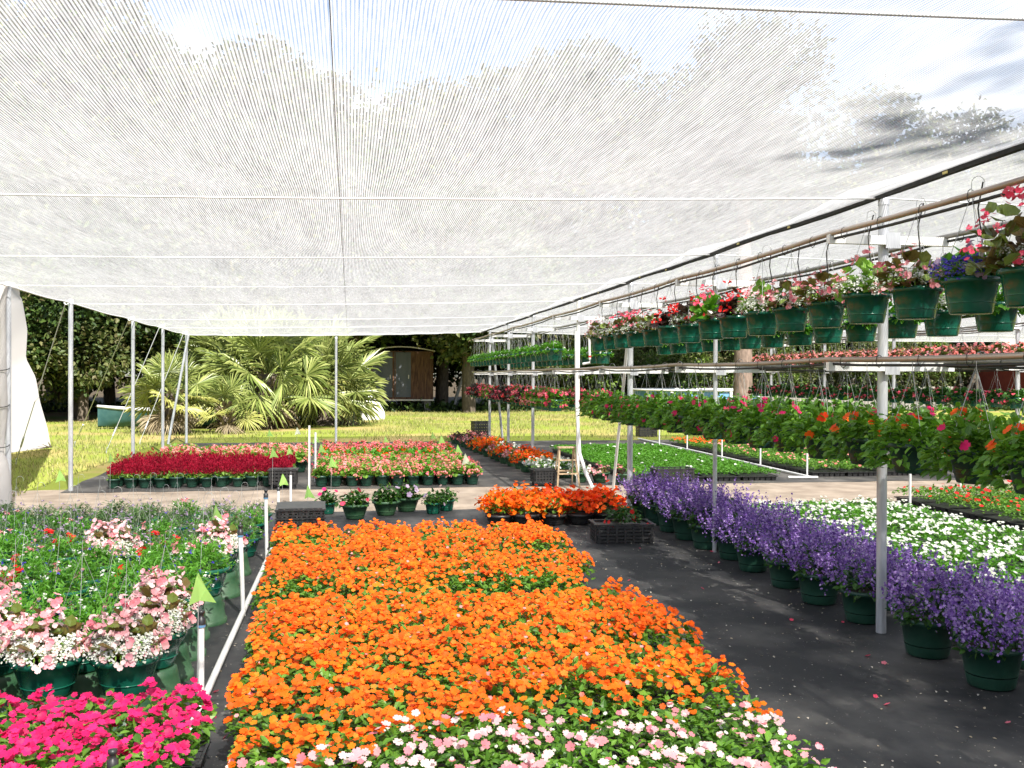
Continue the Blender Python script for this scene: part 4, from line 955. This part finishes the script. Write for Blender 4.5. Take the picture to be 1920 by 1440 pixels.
riser(-.705, 4.97, .48, 'white sprinkler riser with black nozzle, nearest on the pipe', g)
riser(-.71, 6.95, .6, 'white sprinkler riser in the middle of the pipe', g, lean=-.02)
riser(-.71, 8.9, .62, 'white sprinkler riser near the black tray stack', g, lean=-.01)
riser(-.82, 11.9, .34, 'short white stake at the path edge, nearer one', 'white stakes', True, bands=False)
riser(-.74, 12.95, .42, 'white stake on the sandy path left of the leafy bowls', 'white stakes', True, bands=False)
riser(-.57, 14.5, .96, 'tall white stake at the corner of the pink bed', 'white stakes', False)
riser(-.52, 15.6, .8, 'second tall white stake, close behind the first at the pink bed', 'white stakes', False)
riser(-.8, 3.58, .33, 'white riser with black nozzle poking out of the magenta flowers', g)
for x, y, h, l in ((7.44, 15.4, .42, 'nearest the path'), (7.4, 17.2, .42, 'second from the path'), (7.36, 19.0, .42, 'third from the path'), (7.4, 21.2, .45, 'fourth from the path'), (7.3, 22.9, .45, 'farthest')):
    riser(x, y, h, 'white stake between the far green beds, '+l, 'stakes between the far green beds', False)
riser(7.85, 11.85, .45, 'white stake rising from the red dotted flats', 'white stakes', False); riser(6.75, 11.2, .95, 'white stake close behind the thick near post', 'white stakes', False)
def flag(x, y, z, size, label, pale=False, rz=0.0):
    size *= .85
    a = MB(); a.tube([(0, 0, 0), (.01, 0, z+size*.5)], .0022, 'wire', 5)
    f_ = MB(); s = size; mt = 'pale_flag_film' if pale else 'flag_film'
    V = [(0, 0, z+.5*s), (.06*s, -.05*s, z+.62*s), (.34*s, -.12*s, z+.1*s), (.62*s, .08*s, z-.42*s), (.12*s, -.1*s, z-.3*s), (-.28*s, .08*s, z-.5*s), (-.12*s, .03*s, z+.05*s)]
    f_.add(V, [(0, 6, 4), (6, 5, 4), (0, 4, 2, 1), (2, 4, 3)], mt)
    return thing('marker_flag', label, 'flag', (x, y, 0), rz, 'lime marker flags', [('stake_wire', a.mesh('stake_wire')), ('pennant', f_.mesh('pennant'))])
for x, y, z, s, l, p_ in ((-.72, 4.93, .6, .17, 'large lime marker flag over the nearest white riser', 0), (-1.03, 8.0, .56, .15, 'lime marker flag among the baskets by the middle riser', 0), (-3.4, 12.5, .42, .16, 'lime marker flag at the left rear corner of the basket bed', 0),
        (-3.3, 14.6, .47, .16, 'lime flag at the left end of the celosias', 0), (-1.09, 14.55, .52, .17, 'lime flag standing over the black crate by the celosias', 0), (-.82, 12.5, .34, .17, 'lime flag beside the white stake on the path', 0),
        (-.46, 11.2, .34, .18, 'lime flag behind the black tray stack', 0), (-.95, 16, .44, .15, 'lime flag at the aisle end of the celosias', 0), (-1.53, 19.6, .52, .17, 'lime flag behind the leafy pots', 0), (-1.04, 20.2, .52, .17, 'pale flag behind the leafy pots, by the bare aisle', 1),
        (-.61, 18, .5, .18, 'lime flag by the tall white stake, rear one', 0), (-.46, 16.2, .46, .18, 'lime flag in the near edge of the pink bed, by the stake', 0), (-.26, 14.3, .4, .2, 'lime flag on a long wire before the pink pots', 0),
        (.66, 19, .42, .16, 'lime flag in the middle rear of the pink bed', 0), (1.61, 19.7, .45, .17, 'lime flag at the far right corner of the hot pink rows', 0), (1.7, 18.8, .42, .18, 'lime flag second from the far corner of the pink bed', 0), (1.82, 17, .37, .18, 'lime flag at the dark aisle edge of the pink bed', 0), (1.72, 15, .36, .2, 'pale marker flag at the near right corner of the pink bed', 1)):
    flag(x, y, z, s, l, bool(p_), random.uniform(-.5, .5))

# ------------------------------------------------------------------ palms
def fan(mb, base, direction, pet, rad, mat, droop=.35, n=30, spread=2.25):
    d = nrm(np.array([direction]))[0]; b = np.array(base)
    tip = b+d*pet+np.array((0, 0, -droop*pet*.25)); mid = (b+tip)/2+np.array((0, 0, .08*pet))
    mb.tube([b, mid, tip], [.022, .018, .012], mat, 4, False)
    dd = nrm(np.array([tip-mid]))[0]; side = np.cross(dd, (0, 0, 1)); side /= np.linalg.norm(side)+1e-9; upn = np.cross(side, dd)
    ro = random.gauss(0, .75); side, upn = side*math.cos(ro)+upn*math.sin(ro), upn*math.cos(ro)-side*math.sin(ro)
    V = []; F = []
    for k in range(n):
        a = -spread+2*spread*k/(n-1); a += random.gauss(0, .03)
        ld = dd*math.cos(a)+side*math.sin(a)+upn*(.22*math.cos(a)+random.gauss(0, .06))
        L = rad*(.75+.25*math.cos(a*.6))*random.uniform(.85, 1.08); wv = np.cross(ld, upn); wv /= np.linalg.norm(wv)+1e-9
        wd = .03*rad; p1 = tip+ld*L*.5; p2 = tip+ld*L*.8+np.array((0, 0, -droop*.05*L)); p3 = tip+ld*L+np.array((0, 0, -droop*.22*L))
        o = len(V); fold = upn*wd*.8
        V += [tip, p1-wv*wd-fold, p1+wv*wd-fold, p1+fold*.4, p2-wv*wd*.6, p2+wv*wd*.6, p3]
        F += [(o, o+3, o+1), (o, o+2, o+3), (o+1, o+3, o+4), (o+3, o+2, o+5), (o+4, o+3, o+6), (o+3, o+5, o+6)]
    mb.add(V, F, mat)
def palm(x, y, h, nf, rad, label, yellow=.2, dead=8, thick=.2, pet=1.0):
    tr = MB(); pts = [(0, 0, -.05), (.04, 0, h*.4), (.02, .03, h*.8), (0, 0, h)]
    tr.tube(pts, [thick*1.25, thick, thick*1.1, thick*.8], 'bark', 10)
    n = 90; th = rng.uniform(0, 2*PI, n); z = rng.uniform(.1*h, h, n); P = np.stack([np.cos(th)*thick, np.sin(th)*thick, z], 1)
    tr.scatter(NARROW, P, frames_y(np.stack([np.cos(th), np.sin(th), np.full(n, 1.2)], 1)), np.stack([np.full(n, .6), np.full(n, .3), np.full(n, .3)], 1), 'dead_palm_leaf')
    parts = [('trunk', tr.mesh('palm_trunk'))]
    cr_ = MB(); yl = MB(); dd = MB()
    for k in range(nf):
        az = k*2.399+random.gauss(0, .2); el = 1.35-1.75*(k/nf)**.9+random.gauss(0, .08)
        d = (math.cos(az)*math.cos(el), math.sin(az)*math.cos(el), math.sin(el))
        tgt = yl if (k/nf > .6 and random.random() < yellow*2) else cr_
        fan(tgt, (0, 0, h-.05), d, pet*random.uniform(.8, 1.15), rad*random.uniform(.85, 1.1), 'yellow_palm_leaf' if tgt is yl else 'palm_leaf', .5+.4*(k/nf))
    for k in range(dead):
        az = random.uniform(0, 6.3); el = -random.uniform(.7, 1.25)
        fan(dd, (0, 0, h-.15), (math.cos(az)*math.cos(el), math.sin(az)*math.cos(el), math.sin(el)), pet*random.uniform(.5, .8), rad*.75, 'dead_palm_leaf', .9, 18, 1.2)
    parts.append(('crown', cr_.mesh('palm_crown')))
    if yl.n: parts.append(('yellow_fronds', yl.mesh('yellow_fronds')))
    if dd.n: parts.append(('dead_fronds', dd.mesh('dead_fronds')))
    return thing('fan_palm', label, 'palm', (x, y, 0), 0, 'fan palms on the lawn', parts)
palm(-2.55, 32.0, 1.7, 42, 1.15, 'largest fan palm, thick trunk on bare soil in the middle of the clump', .18, 9, .34, 1.35)
palm(-.8, 33.6, 1.35, 36, 1.08, 'spiky fan palm on the right of the clump, behind the lone end post', .08, 5, .26, 1.25)
palm(-4.9, 28.8, 1.15, 20, .75, 'small yellowing fan palm with shaggy dead fronds at the left of the clump', .5, 16, .2, .75)
palm(-3.6, 33.5, 2.0, 34, 1.15, 'tall fan palm behind the largest one, its fronds above the hem', .1, 7, .28, 1.3)
palm(-1.1, 35.2, 2.0, 34, 1.15, 'rear fan palm between the middle and right palms', .08, 5, .28, 1.3)
palm(-3.45, 29.0, .75, 9, .6, 'low fan palm with drooping pale yellow fronds at the front', .9, 3, .12, .55)

# ------------------------------------------------------------------ trees
def crown_mesh(name, rx, ry, z0, z1, blobs, clumps, leaf, mat, mat2=None, low=.0):
    mb = MB(); cs = []
    for _ in range(blobs):
        while True:
            p_ = np.array((random.uniform(-1, 1), random.uniform(-1, 1), random.uniform(-1, 1)))
            if np.linalg.norm(p_) < 1: break
        cs.append((p_*np.array((rx, ry, (z1-z0)/2))*.8+np.array((0, 0, (z0+z1)/2)), random.uniform(.28, .5)*min(rx, (z1-z0)/2)))
    per = clumps//blobs
    for i, (c, r_) in enumerate(cs):
        d = nrm(rng.normal(0, 1, (per, 3))); rr = r_*rng.uniform(.55, 1.12, per)**.6
        P = c+d*rr[:, None]*np.array([[1.15, 1.15, .8]])
        k = 6; Q = np.repeat(P, k, 0)+rng.normal(0, leaf*.8, (per*k, 3)); D = np.repeat(d, k, 0)+rng.normal(0, .7, (per*k, 3))
        mb.scatter(LEAF, Q, frames_y(D, (0, 0, 1), .6), np.stack([leaf*1.2*np.ones(len(Q)), leaf*rng.uniform(.7, 1.4, len(Q)), leaf*np.ones(len(Q))], 1), mat2 if (mat2 and i % 3 == 0) else mat)
    return mb.mesh(name), cs
def trunk_mesh(name, h, r_, cs, mat='bark', limbs=7):
    mb = MB(); mb.tube([(0, 0, -.1), (.08, .03, h*.5), (0, .06, h)], [r_*1.25, r_, r_*.6], mat, 10)
    for c, rr in cs[:limbs]:
        z = min(h*random.uniform(.55, .98), max(.5, c[2]-.3)); st = np.array((0.02, .03, z)); mid = (st+c)/2+np.array((0, 0, -.1*np.linalg.norm(c-st)))
        mb.tube([st, mid, c], [r_*.45, r_*.3, r_*.08], mat, 6, False)
    return mb.mesh(name)
TREES = {}
def species(key, n, rx, ry, z0, z1, blobs, clumps, leaf, mat, mat2, th, tr, bark='bark'):
    TREES[key] = []
    for _ in range(n):
        cm, cs = crown_mesh('tree_crown', rx, ry, z0, z1, blobs, clumps, leaf, mat, mat2); TREES[key].append((cm, trunk_mesh('tree_trunk', th, tr, cs, bark)))
species('oak', 3, 4.6, 4.2, 2.2, 12, 26, 2600, .26, 'oak_leaf', 'olive_leaf', 6, .3)
species('tall', 3, 4.5, 4.2, 7, 19, 24, 2400, .3, 'olive_leaf', 'oak_leaf', 12, .32)
species('low', 3, 3.2, 2.8, .6, 6, 22, 2200, .17, 'oak_leaf', 'olive_leaf', 2.6, .16)
species('bush', 3, 2.0, 1.7, .2, 3.4, 16, 1500, .12, 'olive_leaf', 'bush_leaf', 1.4, .08)
species('pine', 1, 4.0, 4.0, 9, 17, 18, 1700, .28, 'oak_leaf', 'olive_leaf', 12, .34, 'pine_bark')
def tree(key, x, y, s, label, group, name='broadleaf_tree', rz=None, cat='tree'):
    cm, tm = random.choice(TREES[key])
    return thing(name, label, cat, (x, y, 0), random.uniform(0, 6.3) if rz is None else rz, group, [('trunk', tm), ('crown', cm)], s)
lw = ['first', 'second']
for i, (x, y, s) in enumerate(((-16.5, 36, 1.0), (-13.2, 38.5, 1.05), (-10.2, 40, .98), (-7, 41.5, 1.05), (-3.4, 43, 1.0), (.2, 46, 1.1))):
    tree('oak', x, y, s, f'dark dense tree at the lawn edge, {nth(i+1)} from the left of the tree line', 'dark trees at the lawn edge')
for i, (x, y, s) in enumerate(((-15, 34, .95), (-12.2, 35.5, 1.0), (-9.4, 37.5, 1.0), (-6.6, 39.5, 1.0), (-4.3, 41, .9))):
    tree('low', x, y, s, f'low dark tree behind the guy wires, {nth(i+1)} from the curtain', 'low trees behind the guy wires')
for i, (x, y, s) in enumerate(((-20, 50, 1.1), (-14, 51, 1.15), (-8.5, 52, 1.1), (-3, 53, 1.12), (3, 55, 1.05), (8.5, 55, 1.1), (14, 55, 1.1), (20, 54, 1.05), (26, 56, .9), (30, 52, .95), (35, 52, .9), (40, 52, .9), (45, 53, .95))):
    tree('tall', x, y, s, f'tall tree seen dimly through the canopy, {nth(i+1)} from the left', 'tall trees beyond the canopy')
for i, (x, y, s) in enumerate(((4.6, 50.5, .95), (7.2, 51, 1.0), (1.4, 53, 1.0))):
    tree('oak', x, y, s, ['dark tree behind the leaning planks', 'dark tree right of the leaning planks', 'dark tree behind the old shed'][i], None)
for i, (x, y, s) in enumerate(((9.4, 49, 1.0), (11.6, 48.5, 1.1), (13.6, 49.5, 1.15), (15.8, 51, 1.2), (18.2, 50, 1.1), (20.6, 49.5, 1.05), (23, 50, 1.1), (25.6, 50.5, 1.15), (28, 50, 1.1), (30.5, 50, 1.15), (33, 51, 1.2))):
    tree('bush', x, y, s, f'olive green bush beyond the lawn, {nth(i+1)} to the right of the shed', 'bushes beyond the lawn', 'bush', cat='bush')
for i, (x, y, s) in enumerate(((12, 54, 1.1), (17.5, 55, 1.15), (22.8, 54.5, 1.1), (28, 55, 1.3), (33.5, 53, 1.4), (38.5, 52, 1.4), (43.5, 52, 1.4))):
    tree('oak', x, y, s*.8, f'dark tree behind the olive bushes, {nth(i+1)} from the shed', 'dark trees behind the bushes')
for i, (x, y, s) in enumerate(((-24, 62, 1.2), (-17, 63, 1.2), (-10, 63, 1.2), (-3, 64, 1.2), (4, 65, 1.2), (11, 65, 1.2), (18, 65, 1.2), (25, 65, 1.15), (32, 65, 1.15), (40, 64, 1.15))):
    tree('oak', x, y, s, f'rearmost dark tree filling the tree line, {nth(i+1)} from the left', 'rearmost trees of the tree line')
for i, (x, y, s) in enumerate(((-21, 44, 1.3), (-17.5, 45, 1.4), (-14, 46, 1.4), (-10.5, 46.5, 1.4), (-7, 47.5, 1.4), (-3.5, 48.5, 1.4), (0, 51.5, 1.4), (3.5, 53, 1.4), (6.2, 53.5, 1.4), (9, 54, 1.4), (12, 56, 1.4), (16, 57, 1.4), (20, 57, 1.4), (24, 57, 1.4), (28, 57, 1.4), (32, 56, 1.4), (36, 55, 1.4), (40, 54, 1.4))):
    tree('low', x, y, s, f'bushy dark tree closing the wood behind, {nth(i+1)} from the left', 'bushy trees closing the wood')
tree('oak', 5.3, 44.6, .85, 'dark trunked tree overhanging the old shed and planks', None)
cs_ = crown_mesh('tree_crown', 1.5, 1.9, 8, 16.5, 40, 400, .14, 'olive_leaf', 'oak_leaf')
thing('broadleaf_tree', 'slender tree standing behind the photographer, dappling the dark aisle', 'tree', (6.3, -6.7, 0), .3, None, [('trunk', trunk_mesh('tree_trunk', 10, .16, cs_[1])), ('crown', cs_[0])])
cm, tm = TREES['pine'][0]
thing('pine_tree', 'pine with a thick pinkish trunk standing beyond the hanging baskets', 'tree', (16.6, 40.5, 0), .4, None, [('trunk', tm), ('crown', cm)], 1.0)
# low dead brush at the foot of the wood
n = 9000; P = np.stack([rng.uniform(-22, 34, n), rng.uniform(45.2, 50, n), rng.uniform(-.02, .1, n)**1], 1); mb = MB()
P[:, 2] = np.abs(rng.normal(0, .18, n))
mb.scatter(LEAF, P, frames_y(rng.normal(0, 1, (n, 3))+np.array([[0, 0, .4]]), (0, 0, 1), .8), rng.uniform(.12, .32, n), 'oak_leaf')
stuff('undergrowth', mb, 'dark weedy undergrowth along the foot of the wood', 'undergrowth')

# ------------------------------------------------------------------ old shed, planks, boat, pool and others
sx, sy = 2.45, 48.0
def shed():
    W_, L_, Hh, b0 = 2.9, 3.0, 2.25, .55
    fr = MB(); fr.box((0, 0, b0+Hh/2), (W_-.02, L_-.02, Hh), 'rust')
    for s in range(14):
        fr.box((W_/2+.01, -L_/2+.1+s*.21, b0+Hh/2), (.02, .06, Hh-.04), 'rust')
    d = []
    for k, (x, w_) in enumerate(((-.9, .95), (.05, .75))):
        q = MB(); q.box((x, -L_/2-.02, b0+Hh/2+.02), (w_, .03, Hh-.16), 'blue_grey_door'); q.box((x-w_/2+.04, -L_/2-.037, b0+Hh/2+.02), (.03, .004, Hh-.2), 'rust')
        h_ = MB(); h_.box((x+w_/2-.1, -L_/2-.045, b0+1.05), (.04, .03, .18), 'pale_metal'); d.append(('door', q.mesh('door'), [('handle', h_.mesh('handle'))]))
    pn = MB()
    for k in range(5): pn.box((.55+.19*k, -L_/2-.012, b0+Hh/2), (.13, .018, Hh-.06), 'rust')
    rf = MB(); V = []
    for j in range(2):
        for i in range(11):
            u = i/10; V.append((-W_/2-.1+(W_+.2)*u, (-L_/2-.16) if j == 0 else L_/2+.1, b0+Hh+.02+.2*math.sin(PI*u)))
    V += [(p_[0], p_[1], p_[2]-.05) for p_ in V]
    F = [(i, i+1, 11+i+1, 11+i) for i in range(10)]+[(22+i, 33+i, 33+i+1, 22+i+1) for i in range(10)]+[(i, 22+i, 22+i+1, i+1) for i in range(10)]
    rf.add(V, F, 'pale_metal')
    sl = MB(); sl.box((0, -L_/2-.08, b0-.03), (W_+.08, .12, .07), 'pale_metal')
    bs = MB()
    for x in (-1.2, 1.2):
        for y in (-1.2, 1.2): bs.box((x, y, b0/2-.04), (.3, .3, b0-.06), 'grey_wood')
    return [('body', fr.mesh('shed_body')), *d, ('rusty_panel', pn.mesh('rusty_panel')), ('roof', rf.mesh('roof')), ('sill', sl.mesh('sill')), ('pier', bs.mesh('pier'))]
thing('shed', 'old rusty shed with dark double doors and curved roof at the wood edge', 'shed', (sx, sy, 0), -.05, None, shed())
for i, (x0, x1, h, w_) in enumerate(((4.75, 5.75, 2.75, .16), (5.15, 6.05, 2.5, .14), (5.75, 6.3, 1.5, .2))):
    mb = MB(); mb.tube([(x0, 46.6, 0), (x1, 48.3, h)], w_*.55, 'grey_wood', 4)
    single('plank', mb, ['long weathered plank leaning on the trees, nearest the shed', 'second long plank leaning behind the first', 'short wide plank leaning low beside the long ones'][i], 'plank', group='planks leaning right of the shed')
def boat():
    L_, W_, Hh = 4.2, 1.2, .52; V = []; n = 16
    for i in range(n+1):
        u = i/n; x = -L_/2+L_*u; wf = W_/2*max(.02, (1-(abs(2*u-.85)/1.15)**2.4)) if u > .1 else W_/2*(.62+u*1.6); sh = .12*(2*u-1)**2
        for yv, zv in ((-1, Hh+sh), (-.82, Hh*.45), (-.45, .05), (0, 0), (.45, .05), (.82, Hh*.45), (1, Hh+sh)): V.append((x, wf*yv, zv))
    F = [(i*7+k, i*7+k+1, (i+1)*7+k+1, (i+1)*7+k) for i in range(n) for k in range(6)]
    h_ = MB(); h_.add(V, F, 'teal_hull', True); h_.add(V[:7], [tuple(range(7))], 'teal_hull')
    gw = MB()
    for k in (0, 6): gw.tube([V[i*7+k] for i in range(n+1)], .045, 'gunwale', 6)
    gw.tube([V[0], V[6]], .05, 'gunwale', 6)
    th = []
    for x in (-.8, .5):
        q = MB(); q.box((x, 0, Hh*.72), (.26, W_*.84, .03), 'gunwale'); th.append(('thwart', q.mesh('thwart')))
    return [('hull', h_.mesh('hull')), ('gunwale', gw.mesh('gunwale')), *th]
thing('rowing_boat', 'small teal rowing boat with pale gunwale left behind the palms', 'boat', (-5.45, 32.0, .05), PI+.1, None, boat())
def lumpy(name, rx, ry, rz_, mat, seed):
    mb = MB(); V = []; F = []; a, b = 16, 9; ph = random.uniform(0, 6)
    for j in range(b+1):
        for i in range(a):
            th = 2*PI*i/a; f_ = PI/2*j/b; r_ = 1+.12*math.sin(th*3+ph)+.08*math.sin(th*5+j)
            V.append((rx*r_*math.cos(th)*math.cos(f_), ry*r_*math.sin(th)*math.cos(f_), rz_*math.sin(f_)*(1+.06*math.sin(th*2))))
    F = [(j*a+i, j*a+(i+1) % a, (j+1)*a+(i+1) % a, (j+1)*a+i) for j in range(b) for i in range(a)]
    mb.add(V, F, mat, True); return mb
single('covered_heap', lumpy('heap', .5, .5, .85, 'white_drum', 1), 'white cloth-covered heap at the right foot of the palms', 'covered heap', (.75, 37.6, 0))
single('covered_heap', lumpy('heap', .55, .5, 1.15, 'white_drum', 1), 'white covered object glimpsed between the palm trunks', 'covered heap', (-1.75, 38.2, 0))
# pool
def pool():
    r_ = 3.0; w_ = MB(); w_.lathe([(r_, 0), (r_, 1.02)], 'pool_blue', 48)
    ri = MB(); ri.lathe([(r_-.08, .99), (r_+.1, .99), (r_+.1, 1.07), (r_-.08, 1.07), (r_-.08, .99)], 'pool_rim', 48)
    wt = MB(); wt.lathe([(r_-.02, .9), (.001, .9)], 'water', 48); up_ = []
    for k in range(14):
        a = 2*PI*k/14; q = MB(); q.box(((r_+.04)*math.cos(a), (r_+.04)*math.sin(a), .495), (.08, .12, .985), 'pool_rim', a); up_.append(('upright', q.mesh('upright')))
    return [('wall', w_.mesh('pool_wall')), ('rim', ri.mesh('pool_rim')), ('water', wt.mesh('pool_water')), *up_]
thing('swimming_pool', 'round blue above-ground swimming pool with white rim', 'pool', (16.4, 46.0, 0), 0, None, pool())
# pale fence of weathered boards beyond the right beds
fr = []
for k in range(64):
    q = MB(); hh = random.uniform(.95, 1.25); q.box((k*.17, random.uniform(-.02, .02), hh/2), (.15, .025, hh), 'grey_wood'); fr.append(('board', q.mesh('board')))
q = MB(); q.box((5.3, .05, .35), (11, .05, .08), 'grey_wood'); q.box((5.3, .05, .85), (11, .05, .08), 'grey_wood'); fr.append(('rail', q.mesh('rail')))
thing('board_fence', 'low fence of pale weathered boards beyond the hanging baskets', 'fence', (19.6, 46.2, 0), .03, None, fr)
def hut():
    b = MB(); b.box((0, 0, 1.4), (4.6, 3.6, 2.8), 'red_paint')
    r_ = MB(); r_.add([(-2.6, -2.1, 2.75), (2.6, -2.1, 2.75), (2.6, 0, 3.7), (-2.6, 0, 3.7), (2.6, 2.1, 2.75), (-2.6, 2.1, 2.75)], [(0, 1, 2, 3), (3, 2, 4, 5), (0, 3, 5), (1, 4, 2)], 'pale_metal')
    w_ = MB(); w_.box((-.9, -1.815, 1.75), (.9, .03, .9), 'blue_grey_door'); f_ = MB()
    for dx in (-.48, .48): f_.box((-.9+dx, -1.83, 1.75), (.08, .04, 1.06), 'pool_rim')
    for dz in (-.5, .5): f_.box((-.9, -1.832, 1.75+dz), (.88, .04, .08), 'pool_rim')
    return [('wall', b.mesh('hut_wall')), ('roof', r_.mesh('hut_roof')), ('window', w_.mesh('pane'), [('frame', f_.mesh('frame'))])]
thing('red_outbuilding', 'small red outbuilding with a window beyond the right hand baskets', 'building', (36.0, 47.5, 0), .1, None, hut())
